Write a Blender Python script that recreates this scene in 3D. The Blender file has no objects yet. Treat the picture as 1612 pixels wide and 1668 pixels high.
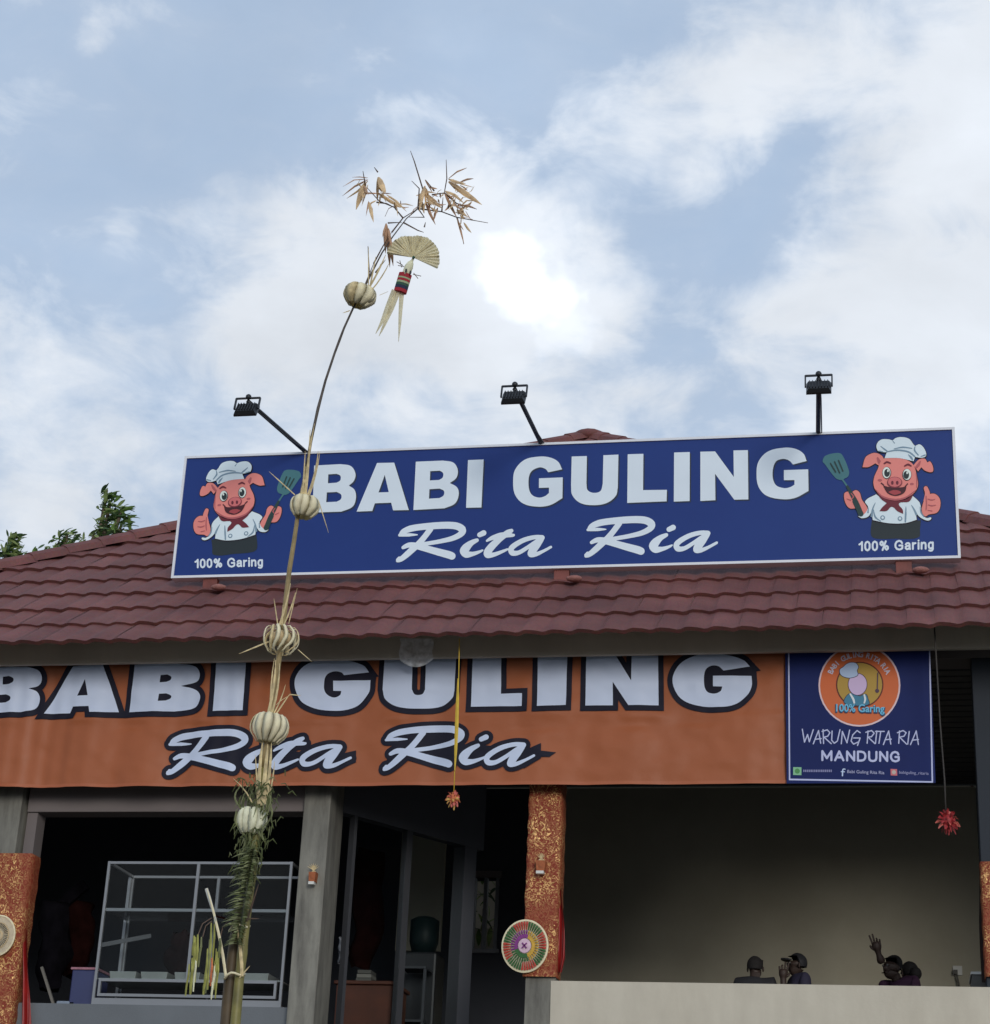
import bpy, bmesh, math, random
from math import sin, cos, tan, radians, degrees, pi, sqrt, atan2, acos
from mathutils import Vector, Matrix, Euler
from mathutils import noise as mnoise
from mathutils.geometry import delaunay_2d_cdt
R = random.Random(7)
scene = bpy.context.scene
COL = scene.collection

# ------------------------------------------------------------------ camera
YAW, PITCH, ROLL, FPX = radians(-11.885), radians(22.220), radians(2.755), 3215.2
EYE = Vector((0, 0, 1.6))
_f = Vector((sin(YAW)*cos(PITCH), cos(YAW)*cos(PITCH), sin(PITCH)))
_r0 = Vector((cos(YAW), -sin(YAW), 0)); _u0 = _r0.cross(_f)
_r = cos(ROLL)*_r0 + sin(ROLL)*_u0; _u = -sin(ROLL)*_r0 + cos(ROLL)*_u0
cd = bpy.data.cameras.new('camera'); cam = bpy.data.objects.new('camera', cd); COL.objects.link(cam)
cd.sensor_fit = 'HORIZONTAL'; cd.sensor_width = 36; cd.lens = FPX/1612*36
cd.clip_start = .1; cd.clip_end = 3000
cam.matrix_world = Matrix(((_r.x, _u.x, -_f.x, EYE.x), (_r.y, _u.y, -_f.y, EYE.y), (_r.z, _u.z, -_f.z, EYE.z), (0, 0, 0, 1)))
scene.camera = cam

def ray(px, py): return (px-806)/FPX*_r - (py-834)/FPX*_u + _f
def at(px, py, Y):
    """the real point at depth Y metres that the photograph shows at px, py"""
    d = ray(px, py); return EYE + d*(Y/d.y)
def proj(p):
    q = Vector(p)-EYE; return 806+FPX*q.dot(_r)/q.dot(_f), 834-FPX*q.dot(_u)/q.dot(_f)

# ------------------------------------------------------------------ light
SUN_DIR = Vector((.45, -1, .24)).normalized()          # veiled sun low behind the photographer's right shoulder
SUN_EL = math.asin(SUN_DIR.z); SUN_AZ = atan2(SUN_DIR.x, SUN_DIR.y)
scene.view_settings.view_transform = 'Standard'; scene.view_settings.look = 'None'
scene.view_settings.exposure = 0.2; scene.view_settings.gamma = 1
scene.view_settings.use_curve_mapping = False
world = bpy.data.worlds.new('World'); scene.world = world; world.use_nodes = True
def build_world():
    nt = world.node_tree; nt.nodes.clear(); N = nt.nodes.new; L = nt.links.new
    out = N('ShaderNodeOutputWorld'); bg = N('ShaderNodeBackground'); L(bg.outputs[0], out.inputs[0])
    STR = .12; bg.inputs[1].default_value = STR
    sky = N('ShaderNodeTexSky'); sky.sky_type = 'NISHITA'; sky.sun_disc = False
    sky.sun_elevation = SUN_EL; sky.sun_rotation = SUN_AZ; sky.air_density = 1.2; sky.dust_density = 1.5; sky.ozone_density = 1.6
    tc = N('ShaderNodeTexCoord')
    def math_(op, a, b=None, c=None, clamp=False):
        n = N('ShaderNodeMath'); n.operation = op; n.use_clamp = clamp
        for i, v in enumerate((a, b, c)):
            if v is None: continue
            if isinstance(v, (int, float)): n.inputs[i].default_value = v
            else: L(v, n.inputs[i])
        return n.outputs[0]
    def noise(scale, detail, rough, off=(0, 0, 0), dist=0., stretch=(1, 1, 1)):
        m = N('ShaderNodeMapping'); L(tc.outputs['Generated'], m.inputs[0]); m.inputs['Location'].default_value = off; m.inputs['Scale'].default_value = stretch
        n = N('ShaderNodeTexNoise'); L(m.outputs[0], n.inputs['Vector']); n.inputs['Scale'].default_value = scale
        n.inputs['Detail'].default_value = detail; n.inputs['Roughness'].default_value = rough; n.inputs['Distortion'].default_value = dist
        return n.outputs[0]
    # direction warped a little so that cloud edges are ragged
    wn = N('ShaderNodeTexNoise'); L(tc.outputs['Generated'], wn.inputs['Vector']); wn.inputs['Scale'].default_value = 9; wn.inputs['Detail'].default_value = 5; wn.inputs['Roughness'].default_value = .6
    sub = N('ShaderNodeVectorMath'); sub.operation = 'SUBTRACT'; L(wn.outputs['Color'], sub.inputs[0]); sub.inputs[1].default_value = (.5, .5, .5)
    mad = N('ShaderNodeVectorMath'); mad.operation = 'MULTIPLY_ADD'; L(sub.outputs[0], mad.inputs[0]); mad.inputs[1].default_value = (.11, .11, .11); L(tc.outputs['Generated'], mad.inputs[2])
    nv = N('ShaderNodeVectorMath'); nv.operation = 'NORMALIZE'; L(mad.outputs[0], nv.inputs[0])
    def lobe(px, py, rin, rout, w):
        d = ray(px, py).normalized()
        dn = N('ShaderNodeVectorMath'); dn.operation = 'DOT_PRODUCT'; L(nv.outputs[0], dn.inputs[0]); dn.inputs[1].default_value = d
        mr = N('ShaderNodeMapRange'); mr.interpolation_type = 'SMOOTHSTEP'; L(dn.outputs['Value'], mr.inputs[0])
        mr.inputs[1].default_value = cos(rout/FPX); mr.inputs[2].default_value = cos(rin/FPX); mr.inputs[3].default_value = 0; mr.inputs[4].default_value = w
        return mr.outputs[0]
    def total(ls):
        a = ls[0]
        for b in ls[1:]: a = math_('ADD', a, b)
        return a
    lobes = total([lobe(*a) for a in [
        (660, 440, 90, 290, .46), (860, 480, 80, 260, .46), (420, 450, 20, 180, .34), (560, 620, 60, 260, .22), (900, 620, 60, 210, .30),
        (1130, 165, 30, 175, .50), (1260, 135, 20, 130, .34), (960, 190, 10, 110, .22),
        (1570, 110, 40, 240, .52), (1500, 380, 60, 230, .46), (1420, 570, 60, 270, .40), (1590, 620, 60, 260, .35),
        (60, 640, 40, 250, .38), (300, 780, 60, 300, .20), (190, 15, 10, 90, .34), (640, 190, 5, 60, .22), (200, 400, 5, 60, .2),
        (1270, 300, 10, 130, -.24), (1300, 450, 10, 110, .22), (1140, 470, 20, 140, .20), (1240, 580, 20, 120, .14), (1120, 570, 5, 90, -.28), (1190, 690, 10, 110, -.16), (1050, 290, 10, 130, -.12),
        (200, 200, 150, 430, -.26), (600, 110, 100, 300, -.22), (900, 40, 40, 220, -.20), (130, 460, 20, 140, -.16)]])
    sep = N('ShaderNodeSeparateXYZ'); L(tc.outputs['Generated'], sep.inputs[0])
    lm = N('ShaderNodeMapRange'); lm.interpolation_type = 'SMOOTHSTEP'; L(sep.outputs[2], lm.inputs[0]); lm.inputs[1].default_value = .22; lm.inputs[2].default_value = .56; lm.inputs[3].default_value = .34; lm.inputs[4].default_value = 0
    low = lm.outputs[0]
    n1 = noise(4.2, 10, .56, (2.3, 1.1, .4), .25, (1, 1, 1.7))
    n3 = noise(15, 8, .6, (1.3, 4.1, 2.2), .4, (1, 1, 1.9))
    dens = math_('ADD', math_('ADD', math_('MULTIPLY', math_('SUBTRACT', n1, .5), 1.7), math_('MULTIPLY', math_('SUBTRACT', n3, .5), 1.7)), math_('ADD', math_('MULTIPLY_ADD', lobes, .82, .20), low))
    mr = N('ShaderNodeMapRange'); mr.interpolation_type = 'SMOOTHSTEP'; L(dens, mr.inputs[0]); mr.inputs[1].default_value = -.28; mr.inputs[2].default_value = .90
    cover = mr.outputs[0]
    thin = noise(2.4, 8, .6, (5, 2, 1), .4, (1, 1, 2.2))
    cover2 = math_('MAXIMUM', cover, math_('MULTIPLY', thin, .70))
    # cloud brightness: broad modulation, with a brighter patch of cloud
    n2 = noise(6.5, 9, .55, (9, 4, 3), .3, (1, 1, 1.6))
    hot = total([lobe(*a) for a in [(812, 424, 0, 44, .13), (836, 440, 0, 52, .15), (862, 462, 0, 56, .17), (892, 484, 0, 56, .17), (924, 504, 0, 48, .14), (944, 514, 0, 34, .09), (955, 566, 0, 60, .10), (870, 480, 0, 190, .07)]])
    br = math_('ADD', math_('MULTIPLY_ADD', math_('SUBTRACT', n2, .5), .50, .89), hot)
    ccol = N('ShaderNodeMix'); ccol.data_type = 'RGBA'; L(cover, ccol.inputs['Factor'])
    ccol.inputs['A'].default_value = (.56, .68, .84, 1); ccol.inputs['B'].default_value = (.79, .84, .91, 1)
    sc = N('ShaderNodeVectorMath'); sc.operation = 'SCALE'; L(ccol.outputs['Result'], sc.inputs[0]); L(math_('MULTIPLY', br, .98/STR), sc.inputs[3])
    # clear sky: the Nishita sky under a thin bright veil of haze
    mixs = N('ShaderNodeMix'); mixs.data_type = 'RGBA'; mixs.inputs['Factor'].default_value = .86
    L(sky.outputs[0], mixs.inputs['A']); mixs.inputs['B'].default_value = (.325/STR, .43/STR, .60/STR, 1)
    fin = N('ShaderNodeMix'); fin.data_type = 'RGBA'; L(cover2, fin.inputs['Factor']); L(mixs.outputs['Result'], fin.inputs['A']); L(sc.outputs[0], fin.inputs['B'])
    L(fin.outputs['Result'], bg.inputs[0])
build_world()
sl = bpy.data.lights.new('sun', 'SUN'); sl.energy = 1.1; sl.angle = radians(17); sl.color = (1, .95, .88)
so = bpy.data.objects.new('sun', sl); COL.objects.link(so)
so.rotation_euler = SUN_DIR.to_track_quat('Z', 'Y').to_euler(); so.location = (0, 0, 40)

# ------------------------------------------------------------------ materials
def s2l(c):
    c = c/255; return c/12.92 if c <= .04045 else ((c+.055)/1.055)**2.4
def mat(name, rgb, rough=.6, metal=0., var=.12, vscale=3., bump=0., bscale=60., spec=.5, coords='Object', sub=None, trans=0.):
    m = bpy.data.materials.new(name); m.use_nodes = True; nt = m.node_tree; N = nt.nodes.new; L = nt.links.new
    p = nt.nodes['Principled BSDF']; p.inputs['Roughness'].default_value = rough; p.inputs['Metallic'].default_value = metal
    p.inputs['Specular IOR Level'].default_value = spec
    tc = N('ShaderNodeTexCoord')
    n = N('ShaderNodeTexNoise'); L(tc.outputs[coords], n.inputs['Vector']); n.inputs['Scale'].default_value = vscale; n.inputs['Detail'].default_value = 6
    mx = N('ShaderNodeMix'); mx.data_type = 'RGBA'
    mr = N('ShaderNodeMapRange'); L(n.outputs[0], mr.inputs[0]); mr.inputs[1].default_value = .3; mr.inputs[2].default_value = .7
    L(mr.outputs[0], mx.inputs['Factor'])
    mx.inputs['A'].default_value = [c*(1-var) for c in rgb]+[1]
    mx.inputs['B'].default_value = list(sub)+[1] if sub else [min(1, c*(1+var)) for c in rgb]+[1]
    L(mx.outputs['Result'], p.inputs['Base Color'])
    if bump:
        b = N('ShaderNodeTexNoise'); L(tc.outputs[coords], b.inputs['Vector']); b.inputs['Scale'].default_value = bscale; b.inputs['Detail'].default_value = 5
        bn = N('ShaderNodeBump'); bn.inputs['Distance'].default_value = bump; bn.inputs['Strength'].default_value = .7; L(b.outputs[0], bn.inputs['Height']); L(bn.outputs[0], p.inputs['Normal'])
    if trans:
        t = N('ShaderNodeBsdfTranslucent'); L(mx.outputs['Result'], t.inputs[0]); ms = N('ShaderNodeMixShader'); ms.inputs[0].default_value = trans
        out = nt.nodes['Material Output']; L(p.outputs[0], ms.inputs[1]); L(t.outputs[0], ms.inputs[2]); L(ms.outputs[0], out.inputs[0])
    m.diffuse_color = (*rgb, 1)
    return m
M = {}
M['asphalt'] = mat('asphalt', (.045, .045, .045), .9, bump=.01, bscale=40)
M['plaster'] = mat('plaster', (.60, .555, .455), .85, var=.07, vscale=1.3, bump=.002, bscale=30)
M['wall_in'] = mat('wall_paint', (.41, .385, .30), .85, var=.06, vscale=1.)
M['wall_dark'] = mat('shade_toned_wall', (.06, .064, .075), .9, spec=.1, var=.1, vscale=1)  # dim indoor shade is put into this wall colour
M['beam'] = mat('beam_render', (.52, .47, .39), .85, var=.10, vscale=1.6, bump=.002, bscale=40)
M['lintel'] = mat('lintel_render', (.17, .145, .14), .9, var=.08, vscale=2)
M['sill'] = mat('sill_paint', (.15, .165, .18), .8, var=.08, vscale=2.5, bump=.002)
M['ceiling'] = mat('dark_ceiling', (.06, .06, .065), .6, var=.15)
M['slab'] = mat('floor_tile', (.05, .047, .045), .5)
M['plinth'] = mat('plinth_stone', (.13, .125, .115), .9, bump=.01, bscale=8)
M['grey_frame'] = mat('aluminium', (.25, .26, .275), .4, .35, var=.05)
M['door_frame'] = mat('door_aluminium', (.07, .073, .082), .5, .3, var=.05)
M['black'] = mat('black_metal', (.02, .022, .026), .45, .2, var=.2)
M['lampglass'] = mat('lamp_glass', (.12, .13, .14), .15, 0, var=.1)
M['wood'] = mat('reddish_wood', (.085, .022, .009), .55, var=.25, vscale=6)
M['red_steel'] = mat('red_painted_steel', (.17, .045, .035), .6, var=.25, vscale=9)
M['tar'] = mat('sealant', (.30, .13, .11), .8, var=.2, vscale=30, bump=.01)
M['white_trim'] = mat('white_trim', (.72, .74, .78), .5, var=.05)
M['bamboo'] = mat('bamboo', (.31, .235, .11), .5, var=.3, vscale=14, bump=.001)
M['bamboo_green'] = mat('green_bamboo', (.17, .15, .04), .5, var=.3, vscale=12, bump=.001)
M['bamboo_dark'] = mat('brown_bamboo', (.075, .05, .022), .6, var=.3, vscale=12)
M['bamboo_tip'] = mat('bamboo_tip', (.10, .085, .075), .6, var=.3, vscale=20)
M['straw'] = mat('pale_straw', (.95, .85, .60), .7, var=.10, vscale=35, bump=.001, bscale=120, trans=0.25)
M['straw2'] = mat('golden_straw', (.82, .66, .38), .7, var=.28, vscale=35, bump=.001, bscale=120, trans=0.25)
M['straw_w'] = mat('white_straw', (.90, .88, .64), .7, var=.16, vscale=35, trans=0.2)
M['straw_dark'] = mat('straw_core', (.55, .42, .24), .8, var=.2, vscale=25)
M['dry1'] = mat('dry_leaf_tan', (.86, .64, .40), .8, var=.25, vscale=20, trans=0.4)
M['dry2'] = mat('dry_leaf_brown', (.60, .38, .24), .8, var=.25, vscale=20, trans=0.3)
M['twig'] = mat('twig', (.12, .08, .06), .8)
M['fan'] = mat('palm_fan', (.95, .90, .73), .7, var=.06, vscale=40, trans=0.62)
M['fan2'] = mat('palm_fan_fold', (.80, .73, .52), .7, var=.14, vscale=40, trans=0.35)
M['red'] = mat('red_wool', (.36, .02, .035), .8); M['dgreen'] = mat('green_wool', (.03, .09, .06), .8); M['navy'] = mat('navy_wool', (.02, .03, .07), .8)
M['lgreen'] = mat('pale_green_wool', (.36, .42, .25), .8)
M['fern'] = mat('fern_green', (.085, .105, .03), .7, var=.4, vscale=20, trans=0.2)
M['fern2'] = mat('pale_fern', (.20, .22, .10), .7, var=.3, vscale=20, trans=0.2)
M['yg'] = mat('yellow_green_leaf_strip', (.40, .40, .10), .6, var=.3, vscale=20, trans=0.3)
M['yellow'] = mat('yellow_ribbon', (.62, .42, .04), .7, var=.15, vscale=20)
M['string'] = mat('dark_string', (.05, .045, .04), .8)
M['petal_o'] = mat('orange_petal', (.55, .16, .06), .7, var=.3, vscale=60); M['petal_y'] = mat('yellow_petal', (.62, .36, .10), .7, var=.3, vscale=60)
M['petal_r'] = mat('red_petal', (.30, .018, .02), .6, var=.4, vscale=60); M['petal_p'] = mat('pink_petal', (.60, .14, .11), .6, var=.3, vscale=60)
M['drape'] = mat('red_satin', (.30, .014, .012), .45, var=.2, vscale=5)
M['leafg1'] = mat('leaf_green', (.15, .25, .06), .55, var=.35, vscale=3, trans=0.35); M['leafg2'] = mat('leaf_light', (.32, .40, .15), .55, var=.3, vscale=3, trans=0.4)
M['leafg3'] = mat('leaf_dark', (.05, .10, .035), .55, var=.3, vscale=3, trans=0.2); M['bark'] = mat('bark', (.10, .075, .05), .9, bump=.01, bscale=10)
M['skin'] = mat('skin', (.045, .027, .021), .6, var=.1); M['hair'] = mat('hair', (.012, .01, .01), .85); M['shirt_b'] = mat('black_shirt', (.02, .02, .025), .8)
M['shirt_n'] = mat('navy_shirt', (.025, .022, .05), .8); M['shirt_p'] = mat('purple_shirt', (.06, .02, .05), .8); M['cap'] = mat('black_cap', (.012, .012, .015), .7)
M['eye'] = mat('eye_white', (.12, .12, .115), .3); M['socket'] = mat('white_plastic', (.62, .62, .58), .5)
M['book'] = mat('dull_book_cover', (.22, .21, .19), .8, spec=.1)
M['crate'] = mat('blue_plastic', (.035, .045, .13), .5); M['pan'] = mat('steel_pan', (.34, .36, .34), .35, .4)
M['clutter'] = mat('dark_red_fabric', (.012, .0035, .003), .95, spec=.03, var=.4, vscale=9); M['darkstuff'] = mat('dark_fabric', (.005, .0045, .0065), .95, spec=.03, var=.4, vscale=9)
M['box'] = mat('dark_grey_box', (.10, .095, .085), .7); M['paper'] = mat('paper', (.5, .5, .46), .7); M['wrap_grey'] = mat('grey_white_plastic', (.33, .34, .37), .5)
M['disp'] = mat('teal_bottle', (.006, .014, .015), .5, spec=.15)

def grain(m, scale, stretch, dark, amt):
    """long streaks (concrete stains, wood grain) multiplied into the base colour"""
    nt = m.node_tree; N = nt.nodes.new; L = nt.links.new; p = nt.nodes['Principled BSDF']
    src = p.inputs['Base Color'].links[0].from_socket
    tc = N('ShaderNodeTexCoord'); mp = N('ShaderNodeMapping'); L(tc.outputs['Object'], mp.inputs[0]); mp.inputs['Scale'].default_value = stretch
    n = N('ShaderNodeTexNoise'); n.inputs['Scale'].default_value = scale; n.inputs['Detail'].default_value = 8; n.inputs['Roughness'].default_value = .65; L(mp.outputs[0], n.inputs['Vector'])
    mr = N('ShaderNodeMapRange'); mr.inputs[1].default_value = .38; mr.inputs[2].default_value = .68; mr.inputs[3].default_value = 0; mr.inputs[4].default_value = amt; L(n.outputs[0], mr.inputs[0])
    mx = N('ShaderNodeMix'); mx.data_type = 'RGBA'; mx.blend_type = 'MIX'; L(mr.outputs[0], mx.inputs['Factor']); L(src, mx.inputs['A']); mx.inputs['B'].default_value = (*dark, 1)
    L(mx.outputs['Result'], p.inputs['Base Color'])
grain(M['plaster'], 1.2, (1, 1, .5), (.48, .43, .34), .6); grain(M['plaster'], 5.0, (1, 1, .3), (.40, .36, .29), .35)
grain(M['beam'], 2.0, (1, 1, .4), (.38, .34, .28), .6)
M['concrete'] = mat('concrete', (.235, .228, .195), .9, var=.14, vscale=2.2, bump=.004, bscale=22)
grain(M['concrete'], 4.0, (2, 2, .35), (.085, .08, .07), .85)
grain(M['sill'], 3.0, (1, 1, .5), (.12, .13, .14), .5)
grain(M['wall_in'], 1.6, (1, 1, 1), (.33, .30, .22), .5)

def roof_mat():
    m = bpy.data.materials.new('stone_coated_roof_tile'); m.use_nodes = True; nt = m.node_tree; N = nt.nodes.new; L = nt.links.new
    p = nt.nodes['Principled BSDF']; p.inputs['Roughness'].default_value = .75; p.inputs['Specular IOR Level'].default_value = .35
    g = N('ShaderNodeNewGeometry')
    n = N('ShaderNodeTexNoise'); L(g.outputs['Position'], n.inputs['Vector']); n.inputs['Scale'].default_value = 1.7; n.inputs['Detail'].default_value = 7; n.inputs['Roughness'].default_value = .6
    cr = N('ShaderNodeValToRGB'); L(n.outputs[0], cr.inputs[0]); e = cr.color_ramp.elements
    e[0].position = .3; e[0].color = (.120, .044, .042, 1); e[1].position = .72; e[1].color = (.205, .078, .068, 1)
    oi = N('ShaderNodeObjectInfo'); hs = N('ShaderNodeHueSaturation'); L(cr.outputs[0], hs.inputs['Color'])
    mr = N('ShaderNodeMapRange'); L(oi.outputs['Random'], mr.inputs[0]); mr.inputs[3].default_value = .9; mr.inputs[4].default_value = 1.1; L(mr.outputs[0], hs.inputs['Value'])
    n2 = N('ShaderNodeTexNoise'); L(g.outputs['Position'], n2.inputs['Vector']); n2.inputs['Scale'].default_value = 45; n2.inputs['Detail'].default_value = 3
    mx = N('ShaderNodeMix'); mx.data_type = 'RGBA'; mx.blend_type = 'OVERLAY'; mx.inputs['Factor'].default_value = .35; L(hs.outputs[0], mx.inputs['A']); L(n2.outputs['Color'], mx.inputs['B'])
    L(mx.outputs['Result'], p.inputs['Base Color'])
    n4 = N('ShaderNodeTexNoise'); mp4 = N('ShaderNodeMapping'); mp4.inputs['Scale'].default_value = (3.2, .8, .8); L(g.outputs['Position'], mp4.inputs[0]); L(mp4.outputs[0], n4.inputs['Vector']); n4.inputs['Scale'].default_value = 1.3; n4.inputs['Detail'].default_value = 9; n4.inputs['Roughness'].default_value = .68
    r4 = N('ShaderNodeMapRange'); L(n4.outputs[0], r4.inputs[0]); r4.inputs[1].default_value = .52; r4.inputs[2].default_value = .74; r4.inputs[4].default_value = .55
    m4 = N('ShaderNodeMix'); m4.data_type = 'RGBA'; L(r4.outputs[0], m4.inputs['Factor']); L(mx.outputs['Result'], m4.inputs['A']); m4.inputs['B'].default_value = (.095, .05, .048, 1); L(m4.outputs['Result'], p.inputs['Base Color'])
    bn = N('ShaderNodeBump'); bn.inputs['Distance'].default_value = .004; bn.inputs['Strength'].default_value = .6; L(n2.outputs[0], bn.inputs['Height']); L(bn.outputs[0], p.inputs['Normal'])
    return m
M['roof'] = roof_mat()

def brocade():
    m = bpy.data.materials.new('gold_printed_red_cloth'); m.use_nodes = True; nt = m.node_tree; N = nt.nodes.new; L = nt.links.new
    p = nt.nodes['Principled BSDF']
    tc = N('ShaderNodeTexCoord')
    n = N('ShaderNodeTexNoise'); L(tc.outputs['Object'], n.inputs['Vector']); n.inputs['Scale'].default_value = 25; n.inputs['Detail'].default_value = 3; n.inputs['Distortion'].default_value = 2.6
    v = N('ShaderNodeTexVoronoi'); v.feature = 'DISTANCE_TO_EDGE'; L(tc.outputs['Object'], v.inputs['Vector']); v.inputs['Scale'].default_value = 22
    a = N('ShaderNodeMapRange'); L(n.outputs[0], a.inputs[0]); a.inputs[1].default_value = .50; a.inputs[2].default_value = .60
    b = N('ShaderNodeMapRange'); L(v.outputs['Distance'], b.inputs[0]); b.inputs[1].default_value = .14; b.inputs[2].default_value = .05
    big = N('ShaderNodeTexNoise'); L(tc.outputs['Object'], big.inputs['Vector']); big.inputs['Scale'].default_value = 3.2
    c = N('ShaderNodeMapRange'); L(big.outputs[0], c.inputs[0]); c.inputs[1].default_value = .40; c.inputs[2].default_value = .58; c.inputs[3].default_value = .12
    mx1 = N('ShaderNodeMath'); mx1.operation = 'MULTIPLY'; L(a.outputs[0], mx1.inputs[0]); L(c.outputs[0], mx1.inputs[1])
    mm = N('ShaderNodeMath'); mm.operation = 'MULTIPLY'; L(b.outputs[0], mm.inputs[0]); mm.inputs[1].default_value = .12
    mxx = N('ShaderNodeMath'); mxx.operation = 'MAXIMUM'; L(mx1.outputs[0], mxx.inputs[0]); L(mm.outputs[0], mxx.inputs[1])
    mx = N('ShaderNodeMix'); mx.data_type = 'RGBA'; L(mxx.outputs[0], mx.inputs['Factor']); mx.inputs['A'].default_value = (.25, .034, .012, 1); mx.inputs['B'].default_value = (.80, .47, .18, 1)
    L(mx.outputs['Result'], p.inputs['Base Color'])
    r = N('ShaderNodeMapRange'); L(mxx.outputs[0], r.inputs[0]); r.inputs[3].default_value = .7; r.inputs[4].default_value = .32; L(r.outputs[0], p.inputs['Roughness'])
    r2 = N('ShaderNodeMath'); r2.operation = 'MULTIPLY'; L(mxx.outputs[0], r2.inputs[0]); r2.inputs[1].default_value = .5; L(r2.outputs[0], p.inputs['Metallic'])
    bn = N('ShaderNodeBump'); bn.inputs['Distance'].default_value = .012; L(n.outputs[0], bn.inputs['Height']); L(bn.outputs[0], p.inputs['Normal'])
    return m
M['brocade'] = brocade()

def glass():
    m = bpy.data.materials.new('clear_glass'); m.use_nodes = True; nt = m.node_tree; nt.nodes.clear(); N = nt.nodes.new; L = nt.links.new
    o = N('ShaderNodeOutputMaterial'); t = N('ShaderNodeBsdfTransparent'); t.inputs[0].default_value = (.93, .95, .95, 1); g = N('ShaderNodeBsdfGlossy'); g.inputs['Roughness'].default_value = .04
    f = N('ShaderNodeFresnel'); f.inputs[0].default_value = 1.2; mx = N('ShaderNodeMixShader'); L(f.outputs[0], mx.inputs[0]); L(t.outputs[0], mx.inputs[1]); L(g.outputs[0], mx.inputs[2]); L(mx.outputs[0], o.inputs[0])
    return m
M['glass'] = glass()
def film():
    m = bpy.data.materials.new('cloudy_plastic_film'); m.use_nodes = True; nt = m.node_tree; nt.nodes.clear(); N = nt.nodes.new; L = nt.links.new
    o = N('ShaderNodeOutputMaterial'); t = N('ShaderNodeBsdfTransparent'); p = N('ShaderNodeBsdfPrincipled'); p.inputs['Base Color'].default_value = (.8, .82, .85, 1); p.inputs['Roughness'].default_value = .3
    tc = N('ShaderNodeTexCoord'); n = N('ShaderNodeTexNoise'); n.inputs['Scale'].default_value = 22; L(tc.outputs['Object'], n.inputs['Vector'])
    mr = N('ShaderNodeMapRange'); L(n.outputs[0], mr.inputs[0]); mr.inputs[1].default_value = .3; mr.inputs[2].default_value = .7; mr.inputs[3].default_value = .35; mr.inputs[4].default_value = .8
    mx = N('ShaderNodeMixShader'); L(mr.outputs[0], mx.inputs[0]); L(t.outputs[0], mx.inputs[1]); L(p.outputs[0], mx.inputs[2]); L(mx.outputs[0], o.inputs[0]); return m
M['film'] = film()

KS = (1.30, 1.32, 1.18); KB = (1.50, 1.50, 1.34)
_pm = {}
def ink(r, g, b, K=KS, rough=.35):
    key = (r, g, b, K)
    if key not in _pm:
        _pm[key] = mat('print_ink', tuple(min(.88, s2l(c)*k) for c, k in zip((r, g, b), K)), rough, var=.04, vscale=2, spec=.3)
    return _pm[key]

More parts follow.
